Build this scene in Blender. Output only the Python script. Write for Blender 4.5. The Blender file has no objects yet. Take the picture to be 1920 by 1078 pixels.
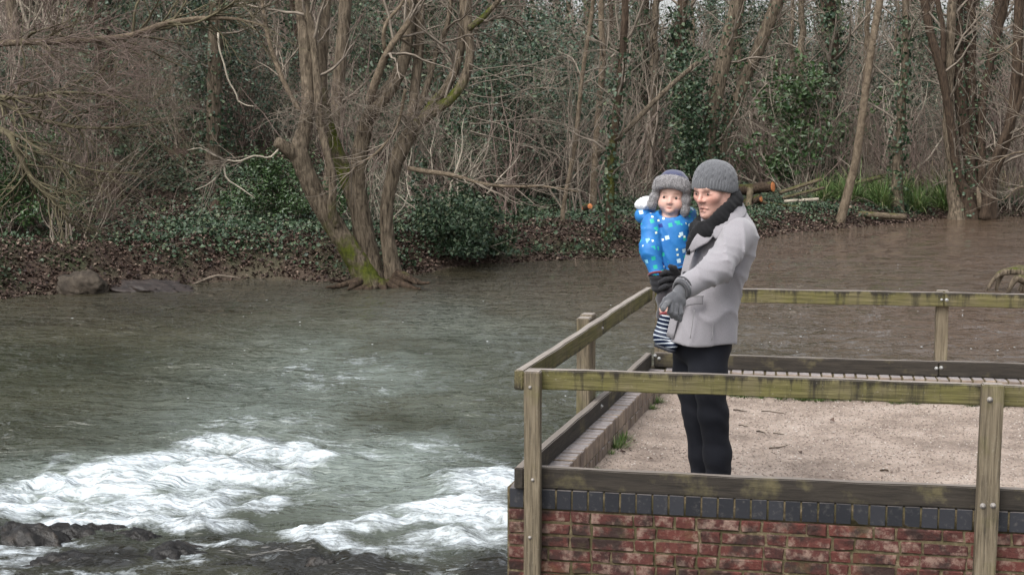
import bpy, bmesh, math, random
import numpy as np
from mathutils import Vector, Matrix

random.seed(7)
rng = np.random.default_rng(11)
R = math.radians
scene = bpy.context.scene
col = scene.collection

# ------------------------------------------------------------------ camera
CAM_H = 2.03
PITCH = R(6.918)
FPX = 2636.5            # focal length in pixels of a 1920 wide picture
cam_d = bpy.data.cameras.new('camera')
cam_d.sensor_width = 36.0
cam_d.lens = 36.0 * FPX / 1920.0
cam_d.clip_start = 0.1
cam_d.clip_end = 1000.0
cam = bpy.data.objects.new('camera', cam_d)
cam.location = (0, 0, CAM_H)
cam.rotation_euler = (R(90) - PITCH, 0, 0)
col.objects.link(cam)
scene.camera = cam

# ------------------------------------------------------------------ overcast sky, soft sun
SUN_EL, SUN_AZ = R(52), R(215)
world = bpy.data.worlds.new('World')
scene.world = world
world.use_nodes = True
wn = world.node_tree
wn.nodes.clear()
sky = wn.nodes.new('ShaderNodeTexSky')
sky.sky_type = 'NISHITA'
sky.sun_disc = False
sky.sun_elevation = SUN_EL
sky.sun_rotation = SUN_AZ
sky.dust_density = 4.0
hs = wn.nodes.new('ShaderNodeHueSaturation')
hs.inputs['Saturation'].default_value = 0.22
bg = wn.nodes.new('ShaderNodeBackground')
bg.inputs['Strength'].default_value = 0.15
wo = wn.nodes.new('ShaderNodeOutputWorld')
wn.links.new(sky.outputs[0], hs.inputs['Color'])
wn.links.new(hs.outputs[0], bg.inputs['Color'])
wn.links.new(bg.outputs[0], wo.inputs['Surface'])

sun_d = bpy.data.lights.new('sun', 'SUN')
sun_d.energy = 0.9
sun_d.angle = R(40)
sun_d.color = (1.0, 0.97, 0.93)
sun = bpy.data.objects.new('sun', sun_d)
sd = Vector((math.sin(SUN_AZ) * math.cos(SUN_EL), math.cos(SUN_AZ) * math.cos(SUN_EL), math.sin(SUN_EL)))
sun.rotation_euler = sd.to_track_quat('Z', 'Y').to_euler()
sun.location = (0, 0, 30)
col.objects.link(sun)

vs = scene.view_settings
vs.view_transform = 'Standard'
vs.look = 'None'
vs.gamma = 1.0
vs.use_curve_mapping = False
vs.exposure = 0.9
cy = scene.cycles
cy.max_bounces, cy.diffuse_bounces, cy.glossy_bounces, cy.transmission_bounces, cy.transparent_max_bounces = 4, 2, 2, 2, 4

# ------------------------------------------------------------------ helpers
cp_, sp_ = math.cos(PITCH), math.sin(PITCH)
def ray(px, py):
    """direction from the viewpoint, scaled so that its Y component is 1"""
    a, b = (px - 960) / FPX, (539 - py) / FPX
    d = np.array([a, cp_ + b * sp_, -sp_ + b * cp_])
    return d / d[1]
def at(px, py, Y):
    d = ray(px, py) * Y
    return np.array([d[0], Y, CAM_H + d[2]])
def atz(px, py, z):
    d = ray(px, py)
    Y = (z - CAM_H) / d[2]
    return np.array([d[0] * Y, Y, z])

def tag(o, label=None, cat=None, group=None, kind=None):
    if label: o['label'] = label
    if cat: o['category'] = cat
    if group: o['group'] = group
    if kind: o['kind'] = kind
    return o
def empty(name, loc, label=None, cat=None, group=None):
    o = bpy.data.objects.new(name, None)
    o.location = loc
    o.empty_display_size = 0.2
    col.objects.link(o)
    return tag(o, label, cat, group)
def root_loc(o):
    v = Vector((0, 0, 0))
    while o is not None:
        v = v + o.location
        o = o.parent
    return v
def link(name, me, mats=None, parent=None):
    """mesh authored in world space; parents carry only locations"""
    o = bpy.data.objects.new(name, me)
    if mats is not None and not len(me.materials):
        for m in (mats if isinstance(mats, (list, tuple)) else [mats]):
            me.materials.append(m)
    col.objects.link(o)
    if parent is not None:
        o.parent = parent
        o.matrix_parent_inverse = Matrix.Translation(-(root_loc(parent) - PINV.get(parent.name, Vector((0, 0, 0)))))
        PINV[o.name] = root_loc(parent)
    return o
PINV = {}
def mesh_np(name, V, F, smooth=False, attrs=None, fmat=None):
    """V (n,3) array, F (m,k) array with k = 3 or 4, or a list of such arrays"""
    me = bpy.data.meshes.new(name)
    V = np.ascontiguousarray(V, np.float32)
    Fs = F if isinstance(F, list) else [F]
    Fs = [np.asarray(f, np.int32) for f in Fs if len(f)]
    me.vertices.add(len(V)); me.vertices.foreach_set('co', V.ravel())
    nl = sum(f.size for f in Fs); nf = sum(len(f) for f in Fs)
    me.loops.add(nl); me.polygons.add(nf)
    me.loops.foreach_set('vertex_index', np.concatenate([f.ravel() for f in Fs]))
    tot = np.concatenate([np.full(len(f), f.shape[1], np.int32) for f in Fs])
    st = np.concatenate([[0], np.cumsum(tot)[:-1]]).astype(np.int32)
    me.polygons.foreach_set('loop_start', st)
    me.polygons.foreach_set('loop_total', tot)
    if smooth: me.polygons.foreach_set('use_smooth', np.ones(nf, bool))
    if fmat is not None: me.polygons.foreach_set('material_index', np.asarray(fmat, np.int32))
    for k, a in (attrs or {}).items():
        a = np.asarray(a, np.float32)
        if a.ndim == 1:
            at_ = me.attributes.new(k, 'FLOAT', 'POINT'); at_.data.foreach_set('value', a)
        else:
            at_ = me.attributes.new(k, 'FLOAT_COLOR', 'POINT')
            c = np.ones((len(a), 4), np.float32); c[:, :3] = a; at_.data.foreach_set('color', c.ravel())
    me.update(calc_edges=True)
    me.validate()
    return me
def smoothstep(a, b, x):
    t = np.clip((x - a) / (b - a), 0, 1)
    return t * t * (3 - 2 * t)
def hash2(ix, iy, s):
    n = (ix.astype(np.int64) * 374761393 + iy.astype(np.int64) * 668265263 + s * 974711) & 0x7fffffff
    n = ((n ^ (n >> 13)) * 1274126177) & 0x7fffffff
    return ((n ^ (n >> 16)) & 0xffff) / 65535.0
def vnoise(x, y, s=0):
    ix, iy = np.floor(x), np.floor(y)
    fx, fy = x - ix, y - iy
    fx = fx * fx * (3 - 2 * fx); fy = fy * fy * (3 - 2 * fy)
    a = hash2(ix, iy, s); b = hash2(ix + 1, iy, s); c = hash2(ix, iy + 1, s); d = hash2(ix + 1, iy + 1, s)
    return (a + (b - a) * fx) * (1 - fy) + (c + (d - c) * fx) * fy
def fbm(x, y, s=0, o=4, g=.5):
    t = 0; a = 1; n = 0
    for i in range(o):
        t = t + a * vnoise(x * 2 ** i + 17.3 * i, y * 2 ** i - 9.1 * i, s + i); n += a; a *= g
    return t / n
def norm(v):
    return v / np.maximum(np.linalg.norm(v, axis=-1, keepdims=True), 1e-9)

# tubes: many at once.  P (T,K,3), r (T,K)
def tubes(P, r, S=5, cap=True):
    P = np.asarray(P, float); r = np.asarray(r, float)
    T, K, _ = P.shape
    tan = norm(np.gradient(P, axis=1))
    up = np.where(np.abs(tan[:, :1, 2:3]) > .9, np.array([1., 0, 0]), np.array([0, 0, 1.]))
    n0 = np.cross(tan[:, 0], up[:, 0]); n0 = norm(n0)
    N = np.empty_like(P); N[:, 0] = n0
    for k in range(1, K):
        n = N[:, k - 1] - tan[:, k] * np.sum(N[:, k - 1] * tan[:, k], -1, keepdims=True)
        N[:, k] = norm(n)
    B = np.cross(tan, N)
    a = np.arange(S) * 2 * math.pi / S
    V = P[:, :, None] + r[:, :, None, None] * (np.cos(a)[None, None, :, None] * N[:, :, None] + np.sin(a)[None, None, :, None] * B[:, :, None])
    idx = np.arange(T * K * S).reshape(T, K, S)
    nx = np.roll(idx, -1, 2)
    F = np.stack([idx[:, :-1], nx[:, :-1], nx[:, 1:], idx[:, 1:]], -1).reshape(-1, 4)
    V = V.reshape(-1, 3)
    Fs = [F]
    if cap:
        c0 = len(V) + np.arange(T); c1 = c0 + T
        V = np.concatenate([V, P[:, 0], P[:, -1]])
        Fs.append(np.concatenate([np.stack([np.broadcast_to(c0[:, None], (T, S)), nx[:, 0], idx[:, 0]], -1).reshape(-1, 3),
                                  np.stack([np.broadcast_to(c1[:, None], (T, S)), idx[:, -1], nx[:, -1]], -1).reshape(-1, 3)]))
    return V, Fs
class Geo:
    """collects vertex and face arrays that become one mesh"""
    def __init__(s): s.V = []; s.F = {}; s.n = 0; s.A = {}
    def add(s, V, Fs, **attrs):
        if not isinstance(Fs, list): Fs = [Fs]
        for f in Fs:
            f = np.asarray(f)
            if len(f): s.F.setdefault(f.shape[1], []).append(f + s.n)
        for k in set(s.A) | set(attrs):
            s.A.setdefault(k, [np.zeros(s.n)] if s.n else [])
            a = attrs.get(k, 0.0)
            s.A[k].append(np.broadcast_to(np.asarray(a, float), (len(V),)))
        s.V.append(V); s.n += len(V)
    def mesh(s, name, smooth=True):
        V = np.concatenate(s.V); F = [np.concatenate(f) for f in s.F.values()]
        return mesh_np(name, V, F, smooth, {k: np.concatenate(a) for k, a in s.A.items()})
def spline(pts, n):
    """Catmull-Rom through pts (m,d), n samples"""
    p = np.asarray(pts, float); m = len(p)
    q = np.vstack([2 * p[0] - p[1], p, 2 * p[-1] - p[-2]])
    t = np.linspace(0, m - 1 - 1e-6, n); i = t.astype(int); f = (t - i)[:, None]
    a, b, c, d = q[i], q[i + 1], q[i + 2], q[i + 3]
    return .5 * (2 * b + (c - a) * f + (2 * a - 5 * b + 4 * c - d) * f ** 2 + (3 * b - a - 3 * c + d) * f ** 3)
def leaves(C, size, up=None, flat=.5, asp=.8, seed=0, bend=.25):
    """kite shaped folded leaves: centres C (n,3), two triangles a side of the midrib"""
    g = np.random.default_rng(seed); n = len(C)
    nrm = g.normal(size=(n, 3)); nrm = norm(nrm)
    if up is not None: nrm = norm(nrm * (1 - flat) + np.asarray(up) * flat)
    t = norm(np.cross(nrm, g.normal(size=(n, 3)))); b = np.cross(nrm, t)
    s = (size * g.uniform(.6, 1.3, n))[:, None]
    p0 = C - t * s * .5; p2 = C + t * s * .5
    p1 = C + b * s * asp * .5 - t * s * .12 + nrm * s * bend; p3 = C - b * s * asp * .5 - t * s * .12 + nrm * s * bend
    V = np.stack([p0, p1, p2, p3], 1).reshape(-1, 3)
    i = np.arange(n)[:, None] * 4
    F = np.concatenate([i + [0, 1, 2], i + [0, 2, 3]], 0)
    return V, F, np.repeat(g.uniform(0, 1, n), 4)

# ---- material helper
class Mat:
    def __init__(s, name, rough=.8, spec=.3):
        s.m = bpy.data.materials.new(name); s.m.use_nodes = True
        s.nt = s.m.node_tree; s.b = s.nt.nodes['Principled BSDF']
        s.b.inputs['Roughness'].default_value = rough
        s.b.inputs['Specular IOR Level'].default_value = spec
    def n(s, t, **kw):
        nd = s.nt.nodes.new('ShaderNode' + t)
        for k, v in kw.items():
            if hasattr(nd, k): setattr(nd, k, v)
        return nd
    def L(s, a, b): s.nt.links.new(a, b)
    def val(s, sock, v):
        if isinstance(v, (int, float)): sock.default_value = v
        elif isinstance(v, tuple): sock.default_value = (*v, 1) if len(v) == 3 and len(sock.default_value) == 4 else v
        else: s.L(v, sock)
    def coord(s, kind='Position', scale=(1, 1, 1)):
        if kind == 'Position': o = s.n('NewGeometry').outputs['Position']
        else: o = s.n('TexCoord').outputs[kind]
        if scale != (1, 1, 1):
            mp = s.n('Mapping'); mp.inputs['Scale'].default_value = scale; s.L(o, mp.inputs['Vector']); o = mp.outputs[0]
        return o
    def noise(s, co, scale, detail=4, rough=.55, dist=0):
        nd = s.n('TexNoise'); s.L(co, nd.inputs['Vector'])
        nd.inputs['Scale'].default_value = scale; nd.inputs['Detail'].default_value = detail
        nd.inputs['Roughness'].default_value = rough; nd.inputs['Distortion'].default_value = dist
        return nd.outputs[0]
    def ramp(s, f, stops):
        nd = s.n('ValToRGB'); s.L(f, nd.inputs[0]); e = nd.color_ramp.elements
        while len(e) < len(stops): e.new(.5)
        for x, (p, c) in zip(e, stops):
            x.position = p; x.color = (*c, 1) if isinstance(c, tuple) else (c, c, c, 1)
        return nd.outputs[0]
    def mix(s, f, a, b, mode='MIX'):
        nd = s.n('Mix'); nd.data_type = 'RGBA'; nd.blend_type = mode
        s.val(nd.inputs[0], f); s.val(nd.inputs[6], a); s.val(nd.inputs[7], b)
        return nd.outputs[2]
    def math(s, op, a, b=0.0, c=None):
        nd = s.n('Math'); nd.operation = op; s.val(nd.inputs[0], a); s.val(nd.inputs[1], b)
        if c is not None: s.val(nd.inputs[2], c)
        return nd.outputs[0]
    def attr(s, name, out='Fac'):
        nd = s.n('Attribute'); nd.attribute_name = name; return nd.outputs[out]
    def rnd(s): return s.n('ObjectInfo').outputs['Random']
    def up(s):
        sx = s.n('SeparateXYZ'); s.L(s.n('NewGeometry').outputs['Normal'], sx.inputs[0]); return sx.outputs[2]
    def bump(s, h, strength=.4, dist=.01):
        nd = s.n('Bump'); nd.inputs['Strength'].default_value = strength; nd.inputs['Distance'].default_value = dist
        s.L(h, nd.inputs['Height']); s.L(nd.outputs[0], s.b.inputs['Normal'])
    def base(s, c): s.val(s.b.inputs['Base Color'], c)
    def rough(s, r): s.val(s.b.inputs['Roughness'], r)

def simple(name, c, rough=.8, spec=.3, var=.25, scale=40, bump=.2, bd=.004):
    m = Mat(name, rough, spec); co = m.coord()
    n = m.noise(co, scale, 5)
    lo = tuple(x * (1 - var) for x in c); hi = tuple(min(1, x * (1 + var)) for x in c)
    m.base(m.ramp(n, [(.3, lo), (.7, hi)])); m.bump(n, bump, bd)
    return m.m
# ================================================================== SETTING: materials
WATER_Z = -0.75
def mat_ground():
    m = Mat('woodland_soil', .9, .2); co = m.coord()
    a = m.noise(co, 1.3, 6, .6); b = m.noise(co, 22, 5, .65)
    c1 = m.ramp(b, [(.3, (.022, .016, .012)), (.5, (.05, .034, .026)), (.66, (.1, .07, .05))])
    c2 = m.ramp(b, [(.35, (.02, .028, .014)), (.65, (.055, .06, .03))])
    c = m.mix(m.ramp(a, [(.46, 0.), (.6, 1.)]), c1, c2)
    g = m.attr('shore'); c3 = m.ramp(m.noise(co, 60, 4, .7), [(.3, (.045, .034, .027)), (.62, (.15, .115, .085))])
    m.base(m.mix(g, c, c3)); m.bump(b, .8, .05)
    return m.m
def mat_gravel():
    m = Mat('pink_gravel', .85, .25); co = m.coord()
    v = m.n('TexVoronoi'); m.L(co, v.inputs['Vector']); v.inputs['Scale'].default_value = 90
    a = m.noise(co, 1.9, 6, .68); b = m.noise(co, 30, 4, .7)
    c = m.ramp(m.math('MULTIPLY_ADD', a, .75, m.math('MULTIPLY', b, .25)), [(.36, (.17, .135, .112)), (.5, (.32, .262, .22)), (.64, (.43, .365, .315))])
    pb = m.ramp(v.outputs['Color'], [(.0, (.74, .74, .74)), (1., (1.15, 1.12, 1.1))])
    m.base(m.mix(1., c, pb, 'MULTIPLY')); m.bump(v.outputs['Distance'], .5, .01)
    return m.m
def mat_water():
    m = Mat('river_water', .06, .5); co = m.coord()
    m.b.inputs['IOR'].default_value = 1.33
    fo = m.attr('foam'); ae = m.attr('aer'); sh = m.attr('shallow')
    big = m.noise(co, .5, 4)
    deep = m.ramp(big, [(.35, (.022, .025, .014)), (.65, (.044, .045, .027))])
    c = m.mix(m.attr('dark'), m.mix(sh, deep, (.085, .058, .04)), (.012, .011, .011))
    c = m.mix(ae, c, (.17, .2, .18))
    cw = m.coord(scale=(1.0, 1.35, 1.0))
    n1 = m.noise(cw, 2.4, 5, .66, 1.6); n2 = m.noise(cw, 15, 3, .7, 1.4)
    nn = m.math('MULTIPLY_ADD', m.math('ADD', m.math('MULTIPLY', n1, .65), m.math('MULTIPLY', n2, .35)), 2.9, -.95)
    x_ = m.math('ADD', nn, m.math('SUBTRACT', m.math('MULTIPLY', fo, 1.1), .98))
    fm = m.math('MULTIPLY', m.ramp(x_, [(.0, 0.), (.3, .27), (.85, .96)]), m.ramp(fo, [(.03, 0.), (.2, 1.)]))
    m.base(m.mix(fm, c, (.65, .71, .75)))
    m.rough(m.math('MULTIPLY_ADD', fm, .55, .02))
    # ripples: stretched across the view of the current
    co2 = m.coord(scale=(1.0, 3.0, 1)); co3 = m.coord(scale=(.8, 1.8, 1))
    r1 = m.noise(co2, .9, 4, .66, .9); r2 = m.noise(co3, 7.0, 2, .55, .3)
    h = m.math('ADD', m.math('MULTIPLY', r1, 1.0), m.math('MULTIPLY', r2, .22))
    calm = m.noise(co, .35, 3)
    st = m.ramp(calm, [(.35, .5), (.65, 1.)])
    bn = m.n('Bump'); bn.inputs['Distance'].default_value = .36
    m.L(h, bn.inputs['Height']); m.L(m.math('MULTIPLY', st, .8), bn.inputs['Strength']); m.L(bn.outputs[0], m.b.inputs['Normal'])
    return m.m
def mat_wood(name='weathered_rail', rail=True):
    m = Mat(name, .8, .25)
    oc = m.coord('Object'); po = m.coord()
    mp = m.n('Mapping'); mp.inputs['Scale'].default_value = (1.0, 26, 26); m.L(oc, mp.inputs['Vector'])
    cmb = m.n('CombineXYZ'); m.L(m.math('MULTIPLY', m.rnd(), 50), cmb.inputs[0]); m.L(cmb.outputs[0], mp.inputs['Location'])
    grain = m.noise(mp.outputs[0], 4, 6, .65, .6)
    big = m.noise(po, 4.0, 4, .6); dark = m.noise(m.coord(scale=(9, 9, 1.0)), 2.0, 5, .65); sp = m.noise(po, 70, 3, .7)
    if rail:
        base = m.ramp(grain, [(.3, (.05, .041, .024)), (.5, (.125, .104, .062)), (.72, (.215, .18, .115))])
        alg = m.mix(m.ramp(big, [(.36, .25), (.58, .9)]), base, m.ramp(grain, [(.3, (.052, .05, .015)), (.7, (.16, .145, .05))]))
    else:
        base = m.ramp(grain, [(.3, (.062, .05, .034)), (.5, (.15, .122, .083)), (.72, (.24, .2, .142))])
        alg = m.mix(m.ramp(big, [(.5, 0.), (.68, .75)]), base, m.ramp(grain, [(.3, (.06, .058, .02)), (.7, (.17, .155, .062))]))
    st = m.mix(m.ramp(dark, [(.52, 0.), (.68, .8)]), alg, (.022, .019, .016))
    if rail:                                             # black drips running down from the upper arris
        sz = m.n('SeparateXYZ'); m.L(oc, sz.inputs[0])
        drip = m.math('MULTIPLY_ADD', m.math('SUBTRACT', dark, .5), .16, sz.outputs[2])
        st = m.mix(m.ramp(drip, [(.022, 0.), (.05, .85)]), st, (.02, .017, .014))
    st = m.mix(m.ramp(sp, [(.62, 0.), (.72, .5)]), st, (.24, .22, .17))
    upn = m.ramp(m.up(), [(.7, 0.), (.95, 1.)])  # upward faces painted paler: skylight on the tops put into the colour
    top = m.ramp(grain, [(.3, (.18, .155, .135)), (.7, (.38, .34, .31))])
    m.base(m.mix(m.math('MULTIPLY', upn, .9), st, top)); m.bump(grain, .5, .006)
    return m.m
def mat_kick():
    m = Mat('dark_stained_timber', .75, .3); oc = m.coord('Object'); po = m.coord()
    mp = m.n('Mapping'); mp.inputs['Scale'].default_value = (1.2, 14, 14); m.L(oc, mp.inputs['Vector'])
    grain = m.noise(mp.outputs[0], 4, 6, .65, .6); big = m.noise(po, 5, 5, .65)
    d = m.ramp(grain, [(.3, (.016, .0135, .011)), (.7, (.045, .037, .029))])
    l = m.ramp(grain, [(.3, (.09, .075, .035)), (.7, (.18, .155, .08))])
    c = m.mix(m.ramp(big, [(.54, 0.), (.72, .7)]), d, l)
    upn = m.ramp(m.up(), [(.7, 0.), (.95, 1.)])  # board tops lightened in the colour, standing in for skylight
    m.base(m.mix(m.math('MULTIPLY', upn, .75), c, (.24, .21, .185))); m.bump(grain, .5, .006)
    return m.m
def mat_red_brick():
    m = Mat('old_red_brick', .85, .2); po = m.coord(); rd = m.rnd()
    n1 = m.noise(po, 16, 6, .7); n2 = m.noise(po, 7, 5, .6); n3 = m.noise(po, 45, 4, .7); n4 = m.noise(po, 5, 5, .65)
    base = m.mix(rd, (.098, .031, .025), (.048, .021, .02))
    base = m.mix(m.ramp(n3, [(.35, .0), (.7, .35)]), base, (.14, .055, .042))
    lime = m.mix(m.ramp(n1, [(.49, 0.), (.62, .75)]), base, (.25, .175, .14))
    soot = m.mix(m.ramp(n2, [(.47, 0.), (.6, .88)]), lime, (.026, .019, .017))
    m.base(m.mix(m.ramp(n4, [(.56, 0.), (.72, .5)]), soot, (.1, .085, .035))); m.bump(n3, .9, .008)
    return m.m
def mat_blue_brick():
    m = Mat('blue_engineering_brick', .55, .4); po = m.coord(); rd = m.rnd()
    n = m.noise(po, 40, 5, .6); n2 = m.noise(po, 8, 4, .6)
    b = m.mix(rd, (.0125, .0135, .0175), (.026, .027, .033))
    b = m.mix(m.ramp(n, [(.55, 0.), (.8, .6)]), b, (.12, .11, .1))
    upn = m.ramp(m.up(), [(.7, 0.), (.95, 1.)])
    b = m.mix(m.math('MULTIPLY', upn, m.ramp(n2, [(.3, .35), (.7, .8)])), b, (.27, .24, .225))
    m.base(b); m.bump(n, .3, .004)
    return m.m
def mat_inner_brick():
    m = Mat('mud_splashed_brick', .85, .25); po = m.coord(); rd = m.rnd()
    n = m.noise(po, 40, 5, .6); n2 = m.noise(po, 7, 4, .6)
    b = m.mix(m.ramp(n2, [(.4, 0.), (.6, 1.)]), (.3, .235, .18), (.2, .155, .125))
    b = m.mix(m.math('MULTIPLY', rd, .5), b, (.09, .075, .07))
    upn = m.ramp(m.up(), [(.7, 0.), (.95, 1.)])
    b = m.mix(upn, b, m.ramp(n, [(.3, (.2, .18, .18)), (.7, (.34, .31, .3))]))
    m.base(b); m.bump(n, .4, .005)
    return m.m
def mat_mortar():
    m = Mat('mossy_mortar', .9, .2); po = m.coord()
    n = m.noise(po, 30, 5, .7); n2 = m.noise(po, 9, 5, .6)
    c = m.ramp(n, [(.3, (.035, .028, .018)), (.5, (.085, .066, .038)), (.7, (.17, .138, .09))])
    m.base(m.mix(m.ramp(n2, [(.42, 0.), (.6, .8)]), c, (.045, .04, .018))); m.bump(n, .8, .01)
    return m.m
def mat_rock():
    m = Mat('wet_dark_rock', .3, .3); po = m.coord()
    n = m.noise(po, 7, 6, .65)
    m.base(m.ramp(n, [(.3, (.005, .0048, .0048)), (.55, (.014, .0125, .011)), (.75, (.045, .035, .027))])); m.bump(n, .7, .05)
    return m.m
M = {}
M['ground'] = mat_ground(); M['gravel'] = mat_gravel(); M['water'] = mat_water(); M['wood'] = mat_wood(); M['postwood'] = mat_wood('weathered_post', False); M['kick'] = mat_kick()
M['red'] = mat_red_brick(); M['blue'] = mat_blue_brick(); M['inner'] = mat_inner_brick(); M['mortar'] = mat_mortar(); M['rock'] = mat_rock()
M['steel'] = simple('galvanised_bolt', (.25, .23, .21), .5, .5)
M['steel_pale'] = simple('bright_bolt', (.3, .3, .29), .45, .5)

# ================================================================== terrain
# far water's edge, in metres, from left to right
shore_px = [(-900, 640), (-400, 600), (-120, 575), (0, 563), (100, 553), (205, 548), (330, 536), (480, 523), (610, 530), (700, 534), (775, 518), (850, 503),
            (1000, 491), (1200, 483), (1400, 455), (1500, 437), (1650, 424), (1750, 412), (1850, 406), (2000, 411), (2300, 425), (3200, 440)]
SH = np.array([atz(x, y, WATER_Z)[:2] for x, y in shore_px])
SH = spline(SH, 84)
def shore_dist(x, y):
    """signed distance to the far water's edge, positive on land"""
    x = np.asarray(x, float); y = np.asarray(y, float)
    sh = x.shape; p = np.stack([x.ravel(), y.ravel()], -1)
    best = np.full(len(p), 1e9); sg = np.zeros(len(p))
    for a, b in zip(SH[:-1], SH[1:]):
        d = b - a; t = np.clip(((p - a) @ d) / (d @ d), 0, 1)
        q = p - a - t[:, None] * d; l = np.hypot(q[:, 0], q[:, 1])
        s = d[0] * q[:, 1] - d[1] * q[:, 0]
        m = l < best; best[m] = l[m]; sg[m] = s[m]
    return (best * np.sign(sg)).reshape(sh)
def ground_z(x, y, d=None):
    x = np.asarray(x, float); y = np.asarray(y, float)
    if d is None: d = shore_dist(x, y)
    left = smoothstep(5.0, -5.0, x)                 # the bank climbs on the left
    lip = .42 + .25 * left - .15 * smoothstep(6, 14, x)
    h = WATER_Z - .02 + lip * smoothstep(-.05, .9 + .7 * vnoise(x * .4, y * .4, 3), d + .7 * (fbm(x * .9, y * .9, 5) - .5))
    h = h + np.clip(d - 1.5, 0, None) * (.03 + .02 * left)
    hill = left * 3.6 * smoothstep(4.5, 19, d) + 1.2 * smoothstep(9, 30, d) * (1 - left)
    h = h + hill + 4.2 * smoothstep(26, 62, d)
    h = h + (fbm(x * .9, y * .9, 9) - .5) * .28 * smoothstep(.2, 2, d) + (fbm(x * .25, y * .25, 19) - .5) * .5 * smoothstep(2, 8, d)
    bed = WATER_Z - .6 * smoothstep(.0, -3, d) - .03
    return np.where(d > 0, h, np.minimum(bed, h))
def axis(lo, hi, dense_lo, dense_hi, step, grow=1.12):
    a = list(np.arange(dense_lo, dense_hi + 1e-6, step)); s = step; v = dense_hi
    while v < hi: s *= grow; v += s; a.append(v)
    s = step; v = dense_lo; b = []
    while v > lo: s *= grow; v -= s; b.append(v)
    return np.array(b[::-1] + a)
def grid_mesh(xs, ys):
    X, Y = np.meshgrid(xs, ys, indexing='ij'); n, m_ = X.shape
    i = np.arange(n * m_).reshape(n, m_)
    F = np.stack([i[:-1, :-1], i[1:, :-1], i[1:, 1:], i[:-1, 1:]], -1).reshape(-1, 4)
    return X.ravel(), Y.ravel(), F
X, Y, F = grid_mesh(axis(-160, 160, -14, 18, .22), axis(-30, 220, 16, 44, .22))
D = shore_dist(X, Y); Z = ground_z(X, Y, D)
o = link('ground', mesh_np('ground', np.stack([X, Y, Z], -1), F, True, {'shore': smoothstep(.55, .05, np.abs(D - .05)) * .6}), M['ground'])
tag(o, 'brown woodland soil rising from the far water\'s edge', kind='structure')

# ================================================================== river
S_ = 1.08
u_dir = np.array([math.cos(-.181), math.sin(-.181), 0]); v_dir = np.array([-math.sin(-.278), math.cos(-.278), 0])
O3 = np.array([.0674, 6.923, 0]); LV = 3.574
ZR, HR, ZT, ZC, ZB, CW = .778, .100, .281, .170, .068, .102
def pf(u, v, z): return O3 + u_dir * u + v_dir * v + np.array([0, 0, z])

xs = axis(-45, 70, -6.2, 2.4, .036, 1.06); ys = axis(4.5, 60, 6.6, 17.5, .036, 1.04)
X, Y, F = grid_mesh(xs, ys)
def blob(px, py, rx, ry, rot=0):
    c = atz(px, py, WATER_Z); dx, dy = X - c[0], Y - c[1]
    cr, sr = math.cos(rot), math.sin(rot)
    return np.exp(-(((dx * cr + dy * sr) / rx) ** 2 + ((-dx * sr + dy * cr) / ry) ** 2))
# warped coordinates along the current
wx = X + .5 * (fbm(X * 1.2, Y * 1.2, 31) - .5); wy = Y + .7 * (fbm(X * 1.1, Y * 1.1, 37) - .5)
def wblob(px, py, rx, ry, rot=0):
    c = atz(px, py, WATER_Z); dx, dy = wx - c[0], wy - c[1]
    cr, sr = math.cos(rot), math.sin(rot)
    return np.exp(-(((dx * cr + dy * sr) / rx) ** 2 + ((-dx * sr + dy * cr) / ry) ** 2) * 1.05)
dens = np.zeros_like(X)
for a in [(40, 945, .75, .5, 0), (170, 915, .8, .55, .2), (300, 890, .8, .6, .3), (420, 850, .6, .7, .5), (430, 905, .6, .6, 0), (320, 950, .8, .4, 0),
          (210, 985, .6, .25, 0), (380, 992, .5, .22, 0), (450, 960, .35, .3, 0), (560, 860, .35, .5, .3),
          (640, 1010, .5, .16, .1), (760, 990, .6, .2, .25), (860, 960, .55, .33, .3), (930, 920, .5, .55, .6), (940, 985, .4, .5, 0), (890, 1025, .5, .25, 0),
          (560, 1030, .55, .13, 0), (720, 1040, .4, .11, 0), (470, 1060, .2, .1, 0), (640, 1058, .16, .07, 0)]:
    dens = np.maximum(dens, wblob(*a))
aer = np.zeros_like(X)
for a in [(300, 900, 1.6, 1.1, .2), (520, 800, 1.2, 2.0, .4), (640, 700, 1.4, 3.2, .2), (880, 930, 1.2, 1.2, 0), (700, 880, 1.1, 1.4, 0), (800, 620, 2.2, 4.5, .1)]:
    aer = np.maximum(aer, blob(*a) * (1.0 if a[1] > 840 else .62 if a[1] > 690 else .3))
streak = fbm(wx * 3.2 + wy * .8, wy * 2.2, 51, 5, .6)
fine = fbm(wx * 11, wy * 9, 61, 4, .6)
ridge = 1 - np.abs(2 * fbm(wx * 2.6, wy * 3.0, 71, 4) - 1)
foam = np.clip(dens * 1.3 - .06, 0, 1) * (.62 + .5 * smoothstep(.35, .65, streak * .55 + ridge * .45))
lace = smoothstep(.15, .7, aer) * (.3 + .3 * smoothstep(.5, .62, streak))
foam = np.clip(np.maximum(foam, lace), 0, .97)
lipz = smoothstep(8.72, 8.25, Y + .6 * (fbm(X * 1.7, Y * 1.2, 81) - .5) + .235 * X)
wav = fbm(X * 2.6 + .6 * fbm(X, Y, 90), Y * 4.2, 91, 4, .55); wav2 = 1 - np.abs(2 * fbm(X * 1.5 + Y * .5, Y * 2.6, 93, 3) - 1)
Z = WATER_Z + .075 * (wav - .5) + .03 * (wav2 - .6)
Z = Z + dens * (.03 + .13 * (ridge - .62) + .10 * (streak - .5)) + aer * .09 * (fbm(wx * 2.2, wy * 3.2, 95, 4) - .5) + .05 * dens * (fbm(wx * 5.0, wy * 6.0, 97, 3, .5) - .5)
rk = fbm(X * 1.9 + 3, Y * 2.6, 99, 4)
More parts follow.
